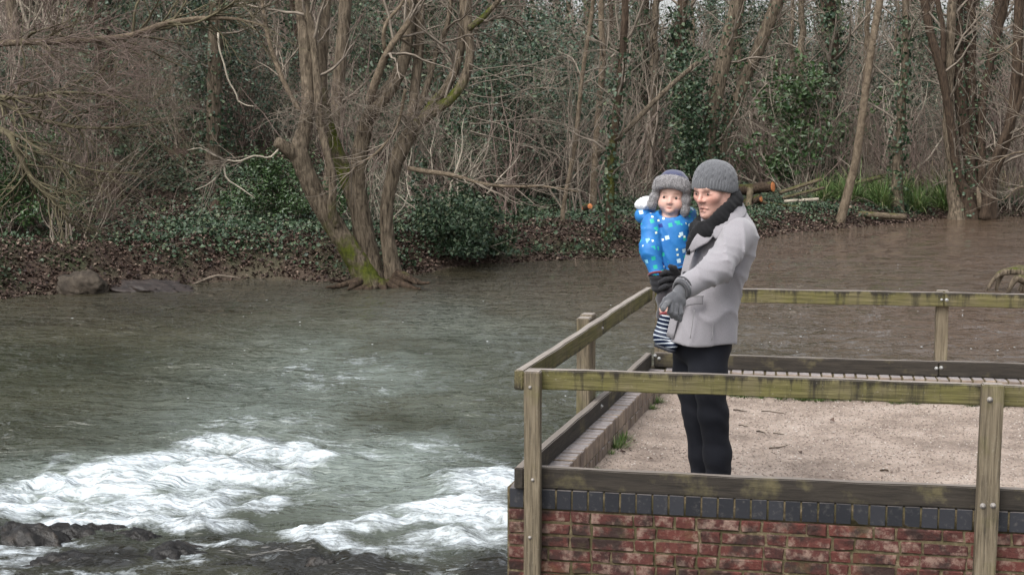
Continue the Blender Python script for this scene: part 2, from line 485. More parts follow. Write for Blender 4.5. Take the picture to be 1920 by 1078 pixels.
Z = Z + lipz * (.03 + .13 * (rk - .45) + .045 * (fbm(X * 4 + Y, Y * 9, 101, 4, .6) - .5))
foam = foam * (1 - .55 * lipz) + lipz * .62 * smoothstep(.5, .36, rk)
aer = np.clip(aer * smoothstep(-.05, .7, fbm(wx * .9, wy * .6, 111, 4)) * 1.1, 0, 1) * (1 - .85 * lipz)
shal = np.clip(smoothstep(-1, 6, X) * smoothstep(12, 17, Y) * .9 + smoothstep(15, 22, Y) * .35, 0, 1) * (.6 + .6 * fbm(X * .3, Y * .3, 121)) 
o = link('river', mesh_np('river', np.stack([X, Y, Z], -1), F, True, {'foam': foam, 'aer': aer, 'dark': lipz * (.35 + .5 * smoothstep(.42, .56, rk)), 'shallow': np.clip(shal, 0, 1)}), M['water'])
tag(o, 'murky brown green river with white water below the weir', kind='structure')

# ================================================================== gravel platform
PV = Vector(pf(0, 0, 0))
us = np.linspace(.06, 9.5, 120); vv = np.linspace(.12, LV - .05, 60)
U, Vv, F = grid_mesh(us, vv)
P = O3 + U[:, None] * u_dir + Vv[:, None] * v_dir; P[:, 2] = .004 + .02 * (fbm(P[:, 0] * 1.5, P[:, 1] * 1.5, 7) - .5) + .006 * (fbm(P[:, 0] * 14, P[:, 1] * 14, 8) - .5)
o = link('gravel_path', mesh_np('gravel_path', P, F, True), M['gravel']); tag(o, 'pinkish gravel surface inside the railings', kind='structure')

# ================================================================== brick retaining wall with its bricks
def brick_mesh(name, L, H_, T, seed, wob=.004, bev=.004):
    """brick with chipped corners and edges, L along x, T along y (front face at y=0 looking to -y), H along z, centred in x and z"""
    bm = bmesh.new(); bmesh.ops.create_cube(bm, size=1)
    for v in bm.verts: v.co = Vector((v.co.x * L, (v.co.y + .5) * T, v.co.z * H_))
    bmesh.ops.bevel(bm, geom=bm.edges[:], offset=bev, segments=1, affect='EDGES')
    g = random.Random(seed)
    for v in bm.verts: v.co += Vector((g.uniform(-wob, wob), g.uniform(-wob, wob) * .8, g.uniform(-wob, wob)))
    me = bpy.data.meshes.new(name); bm.to_mesh(me); bm.free(); return me
wall = empty('brick_wall', tuple(pf(0, 0, -1.3)), 'low brick retaining wall with blue brick coping along the platform edge', 'wall')
def box_geo(cx0, cx1, cy0, cy1, z0, z1, ud, vd, og):
    V = np.array([og + ud * a + vd * b + np.array([0, 0, c]) for a in (cx0, cx1) for b in (cy0, cy1) for c in (z0, z1)])
    F = np.array([[0, 1, 3, 2], [4, 6, 7, 5], [0, 4, 5, 1], [2, 3, 7, 6], [0, 2, 6, 4], [1, 5, 7, 3]])
    return V, F
v_perp = np.array([math.cos(-.278), math.sin(-.278), 0])        # across the side wall
u_perp = np.array([-math.sin(-.181), math.cos(-.181), 0])       # across the front wall
g = Geo()
g.add(*box_geo(-.085, 9.5, .0065, .2, -1.6, ZB - .004, u_dir, u_perp, O3)); g.add(*box_geo(-.085, 9.5, .0025, .2, ZB - .0035, ZC - .006, u_dir, u_perp, O3))
g.add(*box_geo(-.1, CW - .006, .02, LV + .09, -1.6, ZC - .0045, v_perp, v_dir, O3))
OB = O3 + v_dir * LV
g.add(*box_geo(-.02, 9.5, -CW + .006, 0.12, -1.6, ZC - .005, u_dir, u_perp, OB))
link('mortar', g.mesh('mortar', False), M['mortar'], wall)
def put(me, pos, ang, mats, name='brick'):
    o = link(name, me, mats, wall)
    # local transform is given in world space because the parent inverse only shifts
    o.location = Vector(pos); o.rotation_euler = (0, 0, ang)
    return o
STR = [brick_mesh('red_stretcher', .205, .053, .09, i, .0045) for i in range(6)]
HDR = [brick_mesh('red_header', .095, .053, .09, 20 + i, .0045) for i in range(4)]
BLU = [brick_mesh('blue_header', .0715, ZC - ZB - .004, .19, 40 + i, .0012, .002) for i in range(4)]
for me in STR + HDR: me.materials.append(M['red'])
for me in BLU: me.materials.append(M['blue'])
a_u, a_v = -.181, -.278
# front: blue soldier course, 81 mm pitch
for k in range(32):
    u = -.045 + k * .0806
    put(random.choice(BLU), pf(u, 0, 0) + u_perp * random.uniform(-.002, .002) + np.array([0, 0, (ZC + ZB) / 2]), a_u + random.uniform(-.01, .01), None)
# front: red courses
for c in range(8):
    z = ZB - .036 - c * .0655; u = -.085; k = random.randint(0, 1)
    while u < 2.45:
        if (k + c) % 2 == 0 and random.random() < .85: me, w = random.choice(STR), .205
        else: me, w = random.choice(HDR), .095
        put(me, pf(u + w / 2, 0, z) + u_perp * random.uniform(-.005, .003), a_u + random.uniform(-.014, .014), None)
        u += w + random.uniform(.007, .013); k += 1
    if c > 5: continue
# side wall, inner face and coping: bricks on edge 81 mm pitch, end on to the gravel
INN = [brick_mesh('coping_brick', .069, .1, .145, 60 + i, .002, .004) for i in range(4)]
LOW = [brick_mesh('kerb_brick', .069, .075, .09, 70 + i, .002, .004) for i in range(3)]
for me in INN + LOW: me.materials.append(M['inner'])
for k in range(43):
    v = .1 + k * .081
    put(random.choice(INN), O3 + v_dir * v + v_perp * (CW + random.uniform(-.003, .003)) + np.array([0, 0, ZC - .05 + random.uniform(-.003, .003)]), a_v + R(90) + random.uniform(-.012, .012), None)
    put(random.choice(LOW), O3 + v_dir * v + v_perp * (CW + random.uniform(-.004, .002)) + np.array([0, 0, ZC - .142]), a_v + R(90) + random.uniform(-.012, .012), None)
for k in range(52):
    u = .14 + k * .081
    put(random.choice(INN), OB + u_dir * u - u_perp * (CW + random.uniform(-.003, .003)) + np.array([0, 0, ZC - .05 + random.uniform(-.003, .003)]), a_u + random.uniform(-.012, .012), None)
    if u < 3.4: put(random.choice(LOW), OB + u_dir * u - u_perp * (CW + random.uniform(-.004, .002)) + np.array([0, 0, ZC - .142]), a_u + random.uniform(-.012, .012), None)

# ================================================================== timber railing
fence = empty('timber_railing', tuple(pf(0, 0, 0)), 'weathered green brown timber railing on posts around the gravel platform', 'railing')
def plank(name, a, b, w, h, mat, seed, wdir, ends=0.0, parent=None):
    """a,b: centres of the two ends; w across (along wdir), h along the third axis; local x runs along it"""
    a, b = Vector(a), Vector(b); L = (b - a).length; x = (b - a).normalized(); y = Vector(wdir); y = (y - x * y.dot(x)).normalized(); z = x.cross(y)
    bm = bmesh.new(); bmesh.ops.create_cube(bm, size=1)
    for v in bm.verts: v.co = Vector((v.co.x * L, v.co.y * w, v.co.z * h))
    bmesh.ops.bevel(bm, geom=bm.edges[:], offset=.005, segments=2, affect='EDGES')
    n = max(2, int(L / .15))
    le = [e for e in bm.edges if abs(e.verts[0].co.x - e.verts[1].co.x) > L * .5]
    bmesh.ops.subdivide_edges(bm, edges=le, cuts=n, use_grid_fill=True)
    g = random.Random(seed); ph = [g.uniform(0, 6) for _ in range(6)]
    for v in bm.verts:
        t = v.co.x
        v.co.y += .0025 * math.sin(t * 2.1 + ph[0]) + .0012 * math.sin(t * 9 + ph[1] + v.co.z * 20) + g.uniform(-.0006, .0006)
        v.co.z += .003 * math.sin(t * 1.7 + ph[2]) + .0014 * math.sin(t * 11 + ph[3] + v.co.y * 30) + g.uniform(-.0006, .0006)
    me = bpy.data.meshes.new(name); bm.to_mesh(me); bm.free()
    for p in me.polygons: p.use_smooth = False
    o = link(name, me, mat, parent or fence)
    mw = Matrix((x, y, z)).transposed().to_4x4(); mw.translation = (a + b) / 2
    o.matrix_basis = mw
    return o
def bolt(post, pos, nrm, r=.009, mat='steel'):
    r = min(r, .009)
    """dome headed bolt with washer"""
    bm = bmesh.new()
    prof = [(0, .012), (r * .5, .0108), (r * .85, .007), (r, .002), (r, 0), (r * 1.5, 0), (r * 1.5, -.003)]
    N = 12; rings = []
    for rad, h in prof: rings.append([bm.verts.new((math.cos(2 * math.pi * i / N) * max(rad, 1e-4), math.sin(2 * math.pi * i / N) * max(rad, 1e-4), h)) for i in range(N)])
    for A, B in zip(rings, rings[1:]):
        for i in range(N): bm.faces.new((A[i], B[i], B[(i + 1) % N], A[(i + 1) % N]))
    me = bpy.data.meshes.new('bolt'); bm.to_mesh(me); bm.free()
    for p in me.polygons: p.use_smooth = True
    o = link('bolt', me, M[mat], fence)
    q = Vector(nrm).to_track_quat('Z', 'Y'); mw = q.to_matrix().to_4x4(); mw.translation = Vector(pos)
    o.matrix_basis = mw
    return o
RT = .048
PW, PD = .08, .07
def post(name_u, base, z0, z1, w, d, ax, mat, seed):
    return plank('post', np.array(base) + [0, 0, z0], np.array(base) + [0, 0, z1], w, d, M['postwood'], seed, ax)
# front posts stand in front of the rails and are bolted to the wall
pl = pf(.043, 0, 0) - u_perp * (PD / 2 + .002)
post('p', pl, -1.1, ZR + .002, PW, PD, u_dir, M['wood'], 1)
pr_u = 2.225
pr = pf(pr_u, 0, 0) - u_perp * (PD / 2 + .002)
post('p', pr, -1.1, ZR + .012, .098, PD, u_dir, M['wood'], 2)
fr = -u_perp
for (u, z) in ((.036, ZR - .075), (.05, ZT - .045), (.036, -.06)): bolt(None, pf(u, 0, z) - u_perp * (PD + .0035), fr)
for (u, z) in ((pr_u - .012, ZR - .058), (pr_u - .024, ZT - .07), (pr_u + .022, ZT - .066)): bolt(None, pf(u, 0, z) - u_perp * (PD + .0035), fr)
# front rail and kick board (two lengths, butted behind the right post)
def run(a_u0, a_u1, org, z_mid, h, mat, name, seed, t=RT, n_off=0):
    a = org + u_dir * a_u0 + u_perp * (t / 2 + n_off) + [0, 0, z_mid]; b = org + u_dir * a_u1 + u_perp * (t / 2 + n_off) + [0, 0, z_mid]
    return plank(name, a, b, t, h, mat, seed, u_perp)
zrm, ztm = ZR - HR / 2, (ZC + .002 + ZT) / 2
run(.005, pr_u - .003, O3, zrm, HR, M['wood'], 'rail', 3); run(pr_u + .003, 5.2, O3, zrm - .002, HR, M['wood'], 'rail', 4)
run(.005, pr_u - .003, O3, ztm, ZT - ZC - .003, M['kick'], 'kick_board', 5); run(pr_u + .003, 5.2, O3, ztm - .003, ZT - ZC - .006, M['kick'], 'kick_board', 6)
# side rail and kick board, inner face at u = 0
def side(v0, v1, z_mid, h, mat, name, seed):
    a = O3 + v_dir * v0 - v_perp * (RT / 2) + [0, 0, z_mid]; b = O3 + v_dir * v1 - v_perp * (RT / 2) + [0, 0, z_mid]
    return plank(name, a, b, RT, h, mat, seed, v_perp)
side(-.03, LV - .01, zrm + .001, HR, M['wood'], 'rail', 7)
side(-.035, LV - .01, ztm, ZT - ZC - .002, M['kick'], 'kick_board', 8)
for vv_, s in ((1.72, 9), (1.835, 10)):
    c = O3 + v_dir * vv_ - v_perp * (RT + .004 + .04 + (.004 if s == 10 else 0))
    post('p', c, -1.3, ZR + (.022 if s == 9 else .03), .08, .1, v_perp, M['wood'], s)
bolt(None, O3 + v_dir * 1.78 + v_perp * .003 + [0, 0, ZR - .05], v_perp)
bolt(None, O3 + v_dir * 1.78 + v_perp * .003 + [0, 0, ZT - .045], v_perp, .012, 'steel_pale')
# back rail, kick board and posts behind them
bp_u = 2.08
run(.012, bp_u - .003, OB, zrm, HR, M['wood'], 'rail', 11); run(bp_u + .003, 5.6, OB, zrm, HR, M['wood'], 'rail', 12)
run(.012, bp_u - .022, OB, ztm, ZT - ZC - .003, M['kick'], 'kick_board', 13); run(bp_u - .017, 5.6, OB, ztm, ZT - ZC - .003, M['kick'], 'kick_board', 14)
for u, w, s, dz in ((.06, .1, 15, -.004), (bp_u, .085, 16, .01), (4.3, .085, 17, 0)):
    post('p', OB + u_dir * u + u_perp * (RT + .038), -1.3, ZR + dz, w, .07, u_dir, M['wood'], s)
for (u, z) in ((bp_u - .018, ZR - .048), (bp_u + .018, ZR - .05), (bp_u - .036, ZT - .05), (bp_u - .002, ZT - .044), (.05, ZT - .04), (.02, ZT - .02)):
    bolt(None, OB + u_dir * u + [0, 0, z] - u_perp * .002, -u_perp, .011, 'steel_pale')
# ================================================================== VEGETATION: materials
def mat_bark(name, dark, light, moss=.5, mossc=((.035, .045, .008), (.11, .125, .02)), vs_=(7, 7, 1.3), grey=0.):
    m = Mat(name, .9, .15); co = m.coord(scale=vs_); po = m.coord()
    n = m.noise(co, 3.2, 6, .65, .5); n2 = m.noise(po, 2.2, 5, .6); n3 = m.noise(po, 14, 4, .6)
    c = m.ramp(n, [(.3, dark), (.52, tuple((a + b) / 2 for a, b in zip(dark, light))), (.72, light)])
    if grey: c = m.mix(m.ramp(n2, [(.5, 0.), (.68, grey)]), c, (.25, .23, .2))
    mo = m.math('MULTIPLY', m.ramp(m.math('ADD', n2, m.math('MULTIPLY', n3, .25)), [(.5, .15), (.72, 1.)]), m.attr('moss'))
    mo2 = m.math('MULTIPLY', mo, m.ramp(m.up(), [(.35, .45), (.75, 1.)]))
    c = m.mix(m.ramp(mo2, [(.12, 0.), (.42, 1.)]), c, m.ramp(n3, [(.3, mossc[0]), (.7, mossc[1])]))
    m.base(c); m.bump(n, 1., .05)
    return m.m
def mat_leaf(name, a, b, rough=.4, spec=.5, c3=None, trans=.0):
    m = Mat(name, rough, spec); r_ = m.attr('rnd')
    st = [(0., a), (1., b)] if c3 is None else [(0., a), (.8, b), (1., c3)]
    m.base(m.ramp(r_, st))
    return m.m
M['bark'] = mat_bark('brown_furrowed_bark', (.016, .012, .008), (.25, .2, .145))
M['bark_dark'] = mat_bark('dark_wood_bark', (.022, .016, .012), (.11, .078, .055))
M['bark_pale'] = mat_bark('smooth_pale_bark', (.07, .052, .036), (.22, .175, .125), vs_=(3, 3, 2))
M['twig'] = simple('grey_brown_twigs', (.2, .168, .135), .85, .2, .35, 6, .1)
M['twig_red'] = simple('reddish_twigs', (.17, .128, .108), .85, .2, .35, 6, .1)
M['twig_pale'] = simple('bleached_twigs', (.34, .3, .24), .85, .2, .3, 6, .1)
M['twig_moss'] = simple('mossy_twigs', (.105, .09, .055), .85, .2, .4, 8, .1)
M['ivy'] = mat_leaf('ivy_leaves', (.012, .032, .015), (.055, .09, .045), .45, .4, (.12, .14, .075))
M['holly'] = mat_leaf('evergreen_leaves', (.012, .03, .016), (.05, .085, .05), .42, .45, (.11, .13, .075))
M['laurel'] = mat_leaf('bright_evergreen_leaves', (.014, .04, .01), (.055, .1, .03), .4, .5)
M['litter'] = mat_leaf('dead_leaves', (.022, .014, .013), (.1, .064, .05), .7, .25, (.24, .18, .14))
M['grass'] = mat_leaf('green_blades', (.04, .085, .018), (.12, .19, .055), .55, .3, (.33, .3, .17))
M['dry'] = mat_leaf('straw_blades', (.18, .145, .09), (.42, .35, .23), .7, .2)
M['cut'] = simple('fresh_sawn_wood', (.5, .19, .075), .8, .2, .3, 18, .3)
M['mud'] = simple('wet_mud', (.035, .026, .022), .5, .4, .5, 9, .7, .03)
M['dead'] = simple('dead_grey_wood', (.17, .14, .11), .9, .2, .4, 14, .5)

# ================================================================== growing wood
def grow(start, d, L, K, wob, lift, g):
    """curved shoots: start (T,3), d (T,3), L (T,)"""
    T = len(start); P = np.empty((T, K, 3)); P[:, 0] = start; d = norm(d); st = (L / (K - 1))[:, None]
    for k in range(1, K):
        d = norm(d + wob * g.normal(size=(T, 3)) + np.array([0, 0, lift]))
        P[:, k] = P[:, k - 1] + d * st
    return P
def shoots(P, r, n, L, ang, K, g, wob=.18, lift=.05, tmin=.25, rr=.55, tip=.25, flat=None):
    """n side shoots on the parent shoots P (T,K,3), r (T,K)"""
    T, K0, _ = P.shape
    i = g.integers(0, T, n); t = g.uniform(tmin, 1, n) * (K0 - 1.001); k = t.astype(int); f = (t - k)[:, None]
    s = P[i, k] * (1 - f) + P[i, k + 1] * f; tan = norm(P[i, k + 1] - P[i, k])
    pr = norm(np.cross(tan, g.normal(size=(n, 3))))
    a = (ang * g.uniform(.6, 1.3, n))[:, None]
    d = tan * np.cos(a) + pr * np.sin(a)
    if flat is not None: d[:, 2] *= flat
    Ls = L * g.uniform(.45, 1.2, n)
    r0 = np.minimum(r[i, k] * rr, Ls * .03)
    Q = grow(s, d, Ls, K, wob, lift, g)
    return Q, r0[:, None] * np.linspace(1, tip, K)[None]
def stem_geo(P, r, S, seed, rough=.06, moss=0.):
    """one thick stem with furrowed bark: P (K,3), r (K,)"""
    K = len(P); V, Fs = tubes(P[None], np.asarray(r)[None], S)
    n = K * S; ctr = np.repeat(P, S, 0); off = V[:n] - ctr
    aa = np.tile(np.arange(S) / S, K) * 2 * math.pi; ln = np.repeat(np.concatenate([[0], np.cumsum(np.linalg.norm(np.diff(P, axis=0), axis=1))]), S)
    rb = np.repeat(np.asarray(r), S)
    q = np.cos(aa) * 3; w = np.sin(aa) * 3
    d = rough * 2 * (fbm(q * 1.4 + ln * .5 / (rb + .05) * .1, w * 1.4 + ln * .35, seed, 3) - .5) + rough * (np.abs(2 * vnoise(aa * S / 6.28 / 2.2, ln * 2.2, seed + 5) - 1) - .5) + .10 * (vnoise(q + 7, w + ln * 1.1 / np.maximum(rb, .02) * .12, seed + 9) - .5)
    d = d - np.repeat(d.reshape(K, S).mean(1), S) * .6
    V[:n] = ctr + off * (1 + d)[:, None]
    ms = np.asarray(moss)
    return V, Fs, (np.concatenate([np.repeat(ms, S), [ms[0], ms[-1]]]) if ms.ndim else np.full(len(V), float(ms)))
def pxpath(pts, Y0):
    """[(px,py,radius px,depth offset[,moss])] -> positions and radii in metres"""
    P = np.array([at(p[0], p[1], Y0 + p[3]) for p in pts]); r = np.array([p[2] * (Y0 + p[3]) / FPX for p in pts])
    ms = np.array([p[4] if len(p) > 4 else 0. for p in pts])
    return P, r, ms
def stem(name, pts, Y0, parent, mat, seed, S=14, step=.09, rough=.045, extend=0., ground=False):
    P, r, ms = pxpath(pts, Y0)
    if ground:                                       # carry the foot of the trunk down into the soil
        gz = float(ground_z(P[0, 0], P[0, 1])) - .25
        if P[0, 2] > gz + .1: P = np.vstack([[P[0, 0], P[0, 1], gz], P]); r = np.concatenate([[r[0] * 1.25], r]); ms = np.concatenate([[ms[0]], ms])
    if extend:
        d = norm(P[-1] - P[-2]); P = np.vstack([P, P[-1] + d * extend * .5 + [0, 0, .1], P[-1] + d * extend + [0, 0, .3]]); r = np.concatenate([r, [r[-1] * .8, r[-1] * .5]]); ms = np.concatenate([ms, [ms[-1]] * 2])
    n = max(6, int(np.sum(np.linalg.norm(np.diff(P, axis=0), axis=1)) / step))
    A = spline(np.column_stack([P, r, ms]), n)
    A[:, :3] += (np.random.default_rng(seed).normal(size=(n, 3)) * (.022 * A[:, 3:4]))
    V, F, mo = stem_geo(A[:, :3], np.maximum(A[:, 3], .004), S, seed, rough, np.clip(A[:, 4], 0, 1))
    o = link(name, mesh_np(name, V, F, True, {'moss': mo}), M[mat], parent)
    return A[:, :3], A[:, 3], o
def twig_part(name, sets, parent, mat, S=3):
    g = Geo()
    for P, r in sets: g.add(*tubes(P, r, S, False))
    return tag(link(name, g.mesh(name), M[mat], parent), kind='stuff')
def ivy_on(P, r, n, seed, spread=.08, size=.075, parent=None, name='ivy', mat='ivy'):
    g = np.random.default_rng(seed); K = len(P)
    t = g.uniform(0, K - 1.001, n); k = t.astype(int); f = (t - k)[:, None]
    c = P[k] * (1 - f) + P[k + 1] * f; tan = norm(P[k + 1] - P[k])
    pr = norm(np.cross(tan, g.normal(size=(n, 3))))
    c = c + pr * (r[k] * 1.0 + spread * np.abs(g.normal(size=n)) + .01)[:, None]
    V, F, rn = leaves(c, np.full(n, size), pr, .6, .9, seed)
    return tag(link(name, mesh_np(name, V, F, False, {'rnd': rn}), M[mat], parent), kind='stuff')

# ================================================================== the many stemmed alder at the water's edge
YA = atz(690, 538, WATER_Z)[1]
g = np.random.default_rng(5)
A = empty('alder_tree', tuple(at(695, 530, YA)), 'large many stemmed tree with mossy leaning trunks rooted at the water\'s edge', 'tree')
st = {}
st[1] = stem('trunk', [(700, 545, 26, 0, .3), (676, 502, 22, 0, 1.), (650, 460, 20, -.05, .9), (618, 410, 19, -.1, .5), (592, 365, 18.5, -.15, .2), (571, 318, 18, -.2, .1), (561, 285, 18, -.2), (569, 250, 15, -.1), (579, 205, 14, 0), (578, 150, 14, .1), (574, 90, 14, .2), (570, 40, 14, .3), (565, -10, 13.5, .4), (560, -70, 13, .5)], YA, A, 'bark', 1, 20, .07, extend=3.)
stem('stub', [(566, 300, 15, -.2), (545, 284, 14, -.3), (528, 272, 12, -.35), (518, 266, 10, -.4)], YA, A, 'bark', 2, 12)
st[2] = stem('trunk', [(632, 425, 8, -.2, .8), (622, 395, 9, -.3, .6), (624, 340, 8, -.35, .1), (612, 280, 8, -.3), (600, 230, 8, -.2), (595, 160, 8, -.1), (590, 100, 7, 0), (582, 45, 7, .1), (570, 5, 6, .1), (556, -50, 5, .2)], YA, A, 'bark', 3, 10, extend=2.)
st[3] = stem('trunk', [(672, 400, 15, .2, .3), (654, 345, 15, .3, 1.), (636, 300, 14, .4, 1.), (621, 255, 12, .5, 1.), (610, 215, 12, .6, .7), (602, 150, 11, .7, .3), (606, 80, 10, .8), (612, 0, 9, .9)], YA, A, 'bark', 4, 14, extend=2.5)
st[4] = stem('trunk', [(702, 540, 24, .15, .3), (692, 485, 21, .15, .3), (681, 430, 19.5, .15, .25), (672, 370, 17.5, .15, .2), (672, 310, 16, .1, .1), (680, 260, 15, .05), (692, 222, 15, .0), (714, 190, 14, .05), (738, 155, 13, .1), (756, 115, 12, .2), (766, 65, 10, .3), (768, 10, 10, .4), (768, -60, 9, .5)], YA, A, 'bark', 5, 20, .07, extend=3.)
st[5] = stem('trunk', [(742, 535, 20, .1, .3), (734, 492, 16, .05, .2), (726, 440, 13.5, .0, .1), (725, 390, 12.5, -.05), (733, 345, 12.5, -.1), (745, 300, 14, -.1), (760, 265, 15, -.05, .1), (785, 232, 12, .0, .4), (815, 208, 10, .05, .9), (846, 184, 9, .1, .9), (870, 150, 9, .15, .4), (881, 105, 8, .2, .2), (877, 50, 9, .25), (874, 0, 9, .3), (868, -50, 8, .3)], YA, A, 'bark', 6, 16, .07, extend=2.5)
st[6] = stem('limb', [(752, 290, 11, -.05), (766, 245, 10, .1), (774, 200, 9, .2), (780, 150, 9, .3), (786, 90, 9.5, .4), (787, 30, 9.5, .5), (790, -50, 9, .6)], YA, A, 'bark', 7, 14, extend=3.)
st[7] = stem('limb', [(790, 226, 9, .1, .4), (812, 195, 9, .2, .8), (840, 160, 8, .3, .4), (860, 110, 8, .4), (868, 55, 8, .5), (868, -20, 7, .6)], YA, A, 'bark', 8, 10, extend=2.)
st[8] = stem('limb', [(785, 205, 6, .2), (800, 165, 6, .35), (816, 108, 5, .45), (838, 50, 5, .5), (846, 0, 4, .6)], YA, A, 'bark', 9, 8, extend=1.)
st[9] = stem('limb', [(878, 55, 6, .2, 1.), (900, 38, 6, .15, 1.), (922, 16, 5, .1, 1.), (945, -12, 4, 0, .8)], YA, A, 'bark', 10, 8, extend=1.)
st[10] = stem('branch', [(766, 316, 5, -.2), (800, 322, 5, -.35), (850, 329, 4.2, -.5), (905, 345, 3.6, -.6), (960, 350, 2.8, -.7), (1020, 350, 2.2, -.8), (1085, 360, 1.3, -.9)], YA, A, 'bark_pale', 11, 7)
st[11] = stem('branch', [(562, 208, 5, .1), (545, 180, 5, .2), (522, 130, 5, .3), (505, 80, 4, .4), (494, 20, 4, .5), (488, -40, 3, .6)], YA, A, 'bark_pale', 12, 7)
st[12] = stem('branch', [(690, 195, 9, 0), (700, 165, 8, -.1), (716, 120, 7, -.15), (734, 85, 6, -.2), (757, 55, 6, -.1), (775, 30, 5, 0)], YA, A, 'bark_pale', 13, 8)
st[13] = stem('branch', [(722, 98, 4, -.15), (719, 65, 4, -.2), (728, 38, 4, -.2), (752, 10, 3, -.2), (765, -20, 3, -.2)], YA, A, 'bark_pale', 14, 6)
st[14] = stem('branch', [(760, 168, 3.6, -.5), (756, 190, 3.4, -.45), (750, 220, 3, -.4), (738, 250, 2.4, -.45), (705, 288, 2.6, -.5), (665, 315, 2, -.55), (638, 352, 1, -.6)], YA, A, 'bark_pale', 15, 6)
st[15] = stem('branch', [(524, 278, 2.2, -.4), (505, 296, 2, -.45), (478, 292, 2, -.5), (448, 303, 1.8, -.55), (422, 302, 2, -.6), (412, 325, 2, -.6), (392, 345, 1.5, -.7), (366, 356, .8, -.7)], YA, A, 'twig_pale', 16, 6)
stem('branch', [(420, 310, 1.8, -.6), (425, 335, 1.8, -.65), (450, 352, 1.4, -.7), (478, 372, .8, -.8)], YA, A, 'twig_pale', 17, 5)
stem('branch', [(424, 303, 1.6, -.6), (400, 290, 1.5, -.65), (375, 278, 1.2, -.7), (352, 282, .7, -.8)], YA, A, 'twig_pale', 18, 5)
# roots gripping the mud
for k, (a, b, c) in enumerate([((705, 528), (680, 540), (640, 548)), ((715, 530), (720, 541), (727, 547)), ((735, 528), (762, 535), (788, 541)), ((690, 525), (650, 532), (612, 538)), ((740, 520), (775, 526), (805, 530)), ((700, 534), (690, 543), (668, 547)), ((728, 532), (745, 541), (752, 547)), ((690, 520), (662, 535), (652, 542)), ((745, 515), (768, 522), (780, 532))]):
    stem('root', [(*a, 11, -.05, .4), (*b, 6 + k % 3, -.25, .2), ((b[0] + c[0]) / 2 + 4 * (k % 3) - 4, (b[1] + c[1]) / 2 + 3, 4, -.35, 0), (*c, 2, -.5, 0)], YA, A, 'bark_dark', 30 + k, 8)
# burrs: bursts of thin shoots where the trunks were cut
sets = []
for (px, py, n, L) in [(600, 215, 70, .6), (575, 235, 35, .45), (690, 205, 80, .65), (740, 220, 90, .65), (775, 240, 60, .6), (650, 200, 45, .6), (800, 210, 40, .5), (545, 215, 35, .6)]:
    c = at(px, py, YA - .1); d = g.normal(size=(n, 3)); d[:, 1] -= .3
    P = grow(c + g.normal(size=(n, 3)) * [.22, .15, .13], d, L * g.uniform(.4, 1.3, n), 7, .3, -.02, g)
    r = np.full((n, 1), .0055) * np.linspace(1, .35, 7); sets.append((P, r))
    sets.append(shoots(P, r, n * 2, L * .4, .7, 5, g))
twig_part('shoots', sets[::2], A, 'twig'); twig_part('shoots', sets[1::2], A, 'twig_red')
sets = []
for i in (10, 15, 11, 14):
    P, r = st[i][0][None], st[i][1][None]
    Q = shoots(P, r, 26, .8, .6, 7, g, .16, .02); sets += [Q, shoots(*Q, 60, .4, .6, 5, g)]
for i in (5, 7, 8, 9, 12, 2):
    P, r = st[i][0][None], st[i][1][None]
    Q = shoots(P, r, 9, 1.4, .8, 9, g, .2, .0, .35); sets += [Q, shoots(*Q, 40, .7, .7, 6, g), ]
    sets.append(shoots(*sets[-1], 90, .35, .6, 5, g))
# long bare sprays reaching right over the water
Q = grow(np.array([at(880, 120 + 14 * k, YA) for k in range(10)]), np.tile([1., -.1, -.05], (10, 1)) + g.normal(size=(10, 3)) * .25, g.uniform(1.4, 2.6, 10), 12, .13, -.03, g)
r = np.full((10, 1), .011) * np.linspace(1, .25, 12); sets += [(Q, r)]
Q2 = shoots(Q, r, 110, .9, .6, 8, g, .16, .0); sets += [Q2, shoots(*Q2, 260, .4, .6, 5, g)]
twig_part('twigs', sets, A, 'twig')
# upper crown, above the picture but mirrored in the water
sets = []
for i in (1, 3, 4, 5, 6):
    P, r = st[i][0][-12:][None], st[i][1][-12:][None]
    Q = shoots(P, r, 12, 2.6, .7, 8, g, .15, .05); Q2 = shoots(*Q, 70, 1.2, .7, 6, g); sets += [Q, Q2, shoots(*Q2, 140, .5, .7, 5, g)]
twig_part('crown', sets, A, 'twig_red')

# ================================================================== right hand alder, leaning tree, ivy trees and saplings
def tree_px(name, label, Y0, stems, mat, seed, group=None, twigs=20, tl=1.2, ivy=None, tmat='twig', ext=3., cat='tree', S=10):
    b = stems[0][0]
    root = empty(name, tuple(at(b[0], b[1], Y0)), label, cat, group); out = []
    for k, s in enumerate(stems):
        out.append(stem('trunk' if k == 0 or len(s) > 4 else 'limb', s, Y0, root, mat, seed * 7 + k, S, .12, extend=ext, ground=(k == 0 and cat == 'tree' and ext > 0)))
    if twigs:
        gg = np.random.default_rng(seed); sets = []
        for P, r, _ in out:
            Q = shoots(P[None], r[None], twigs, tl, .9, 8, gg, .2, .03, .2); Q2 = shoots(*Q, twigs * 4, tl * .5, .7, 6, gg); sets += [Q, Q2, shoots(*Q2, twigs * 6, tl * .22, .7, 4, gg)]
        twig_part('twigs', sets, root, tmat)
    for (k, n, sp, lo, hi) in (ivy or []):
        P, r, _ = out[k]; m_ = len(P); ivy_on(P[int(lo * m_):max(int(hi * m_), int(lo * m_) + 2)], r[int(lo * m_):], n, seed + k, sp, .085, root)
    return root, out
YB = atz(1838, 412, WATER_Z)[1] + .3
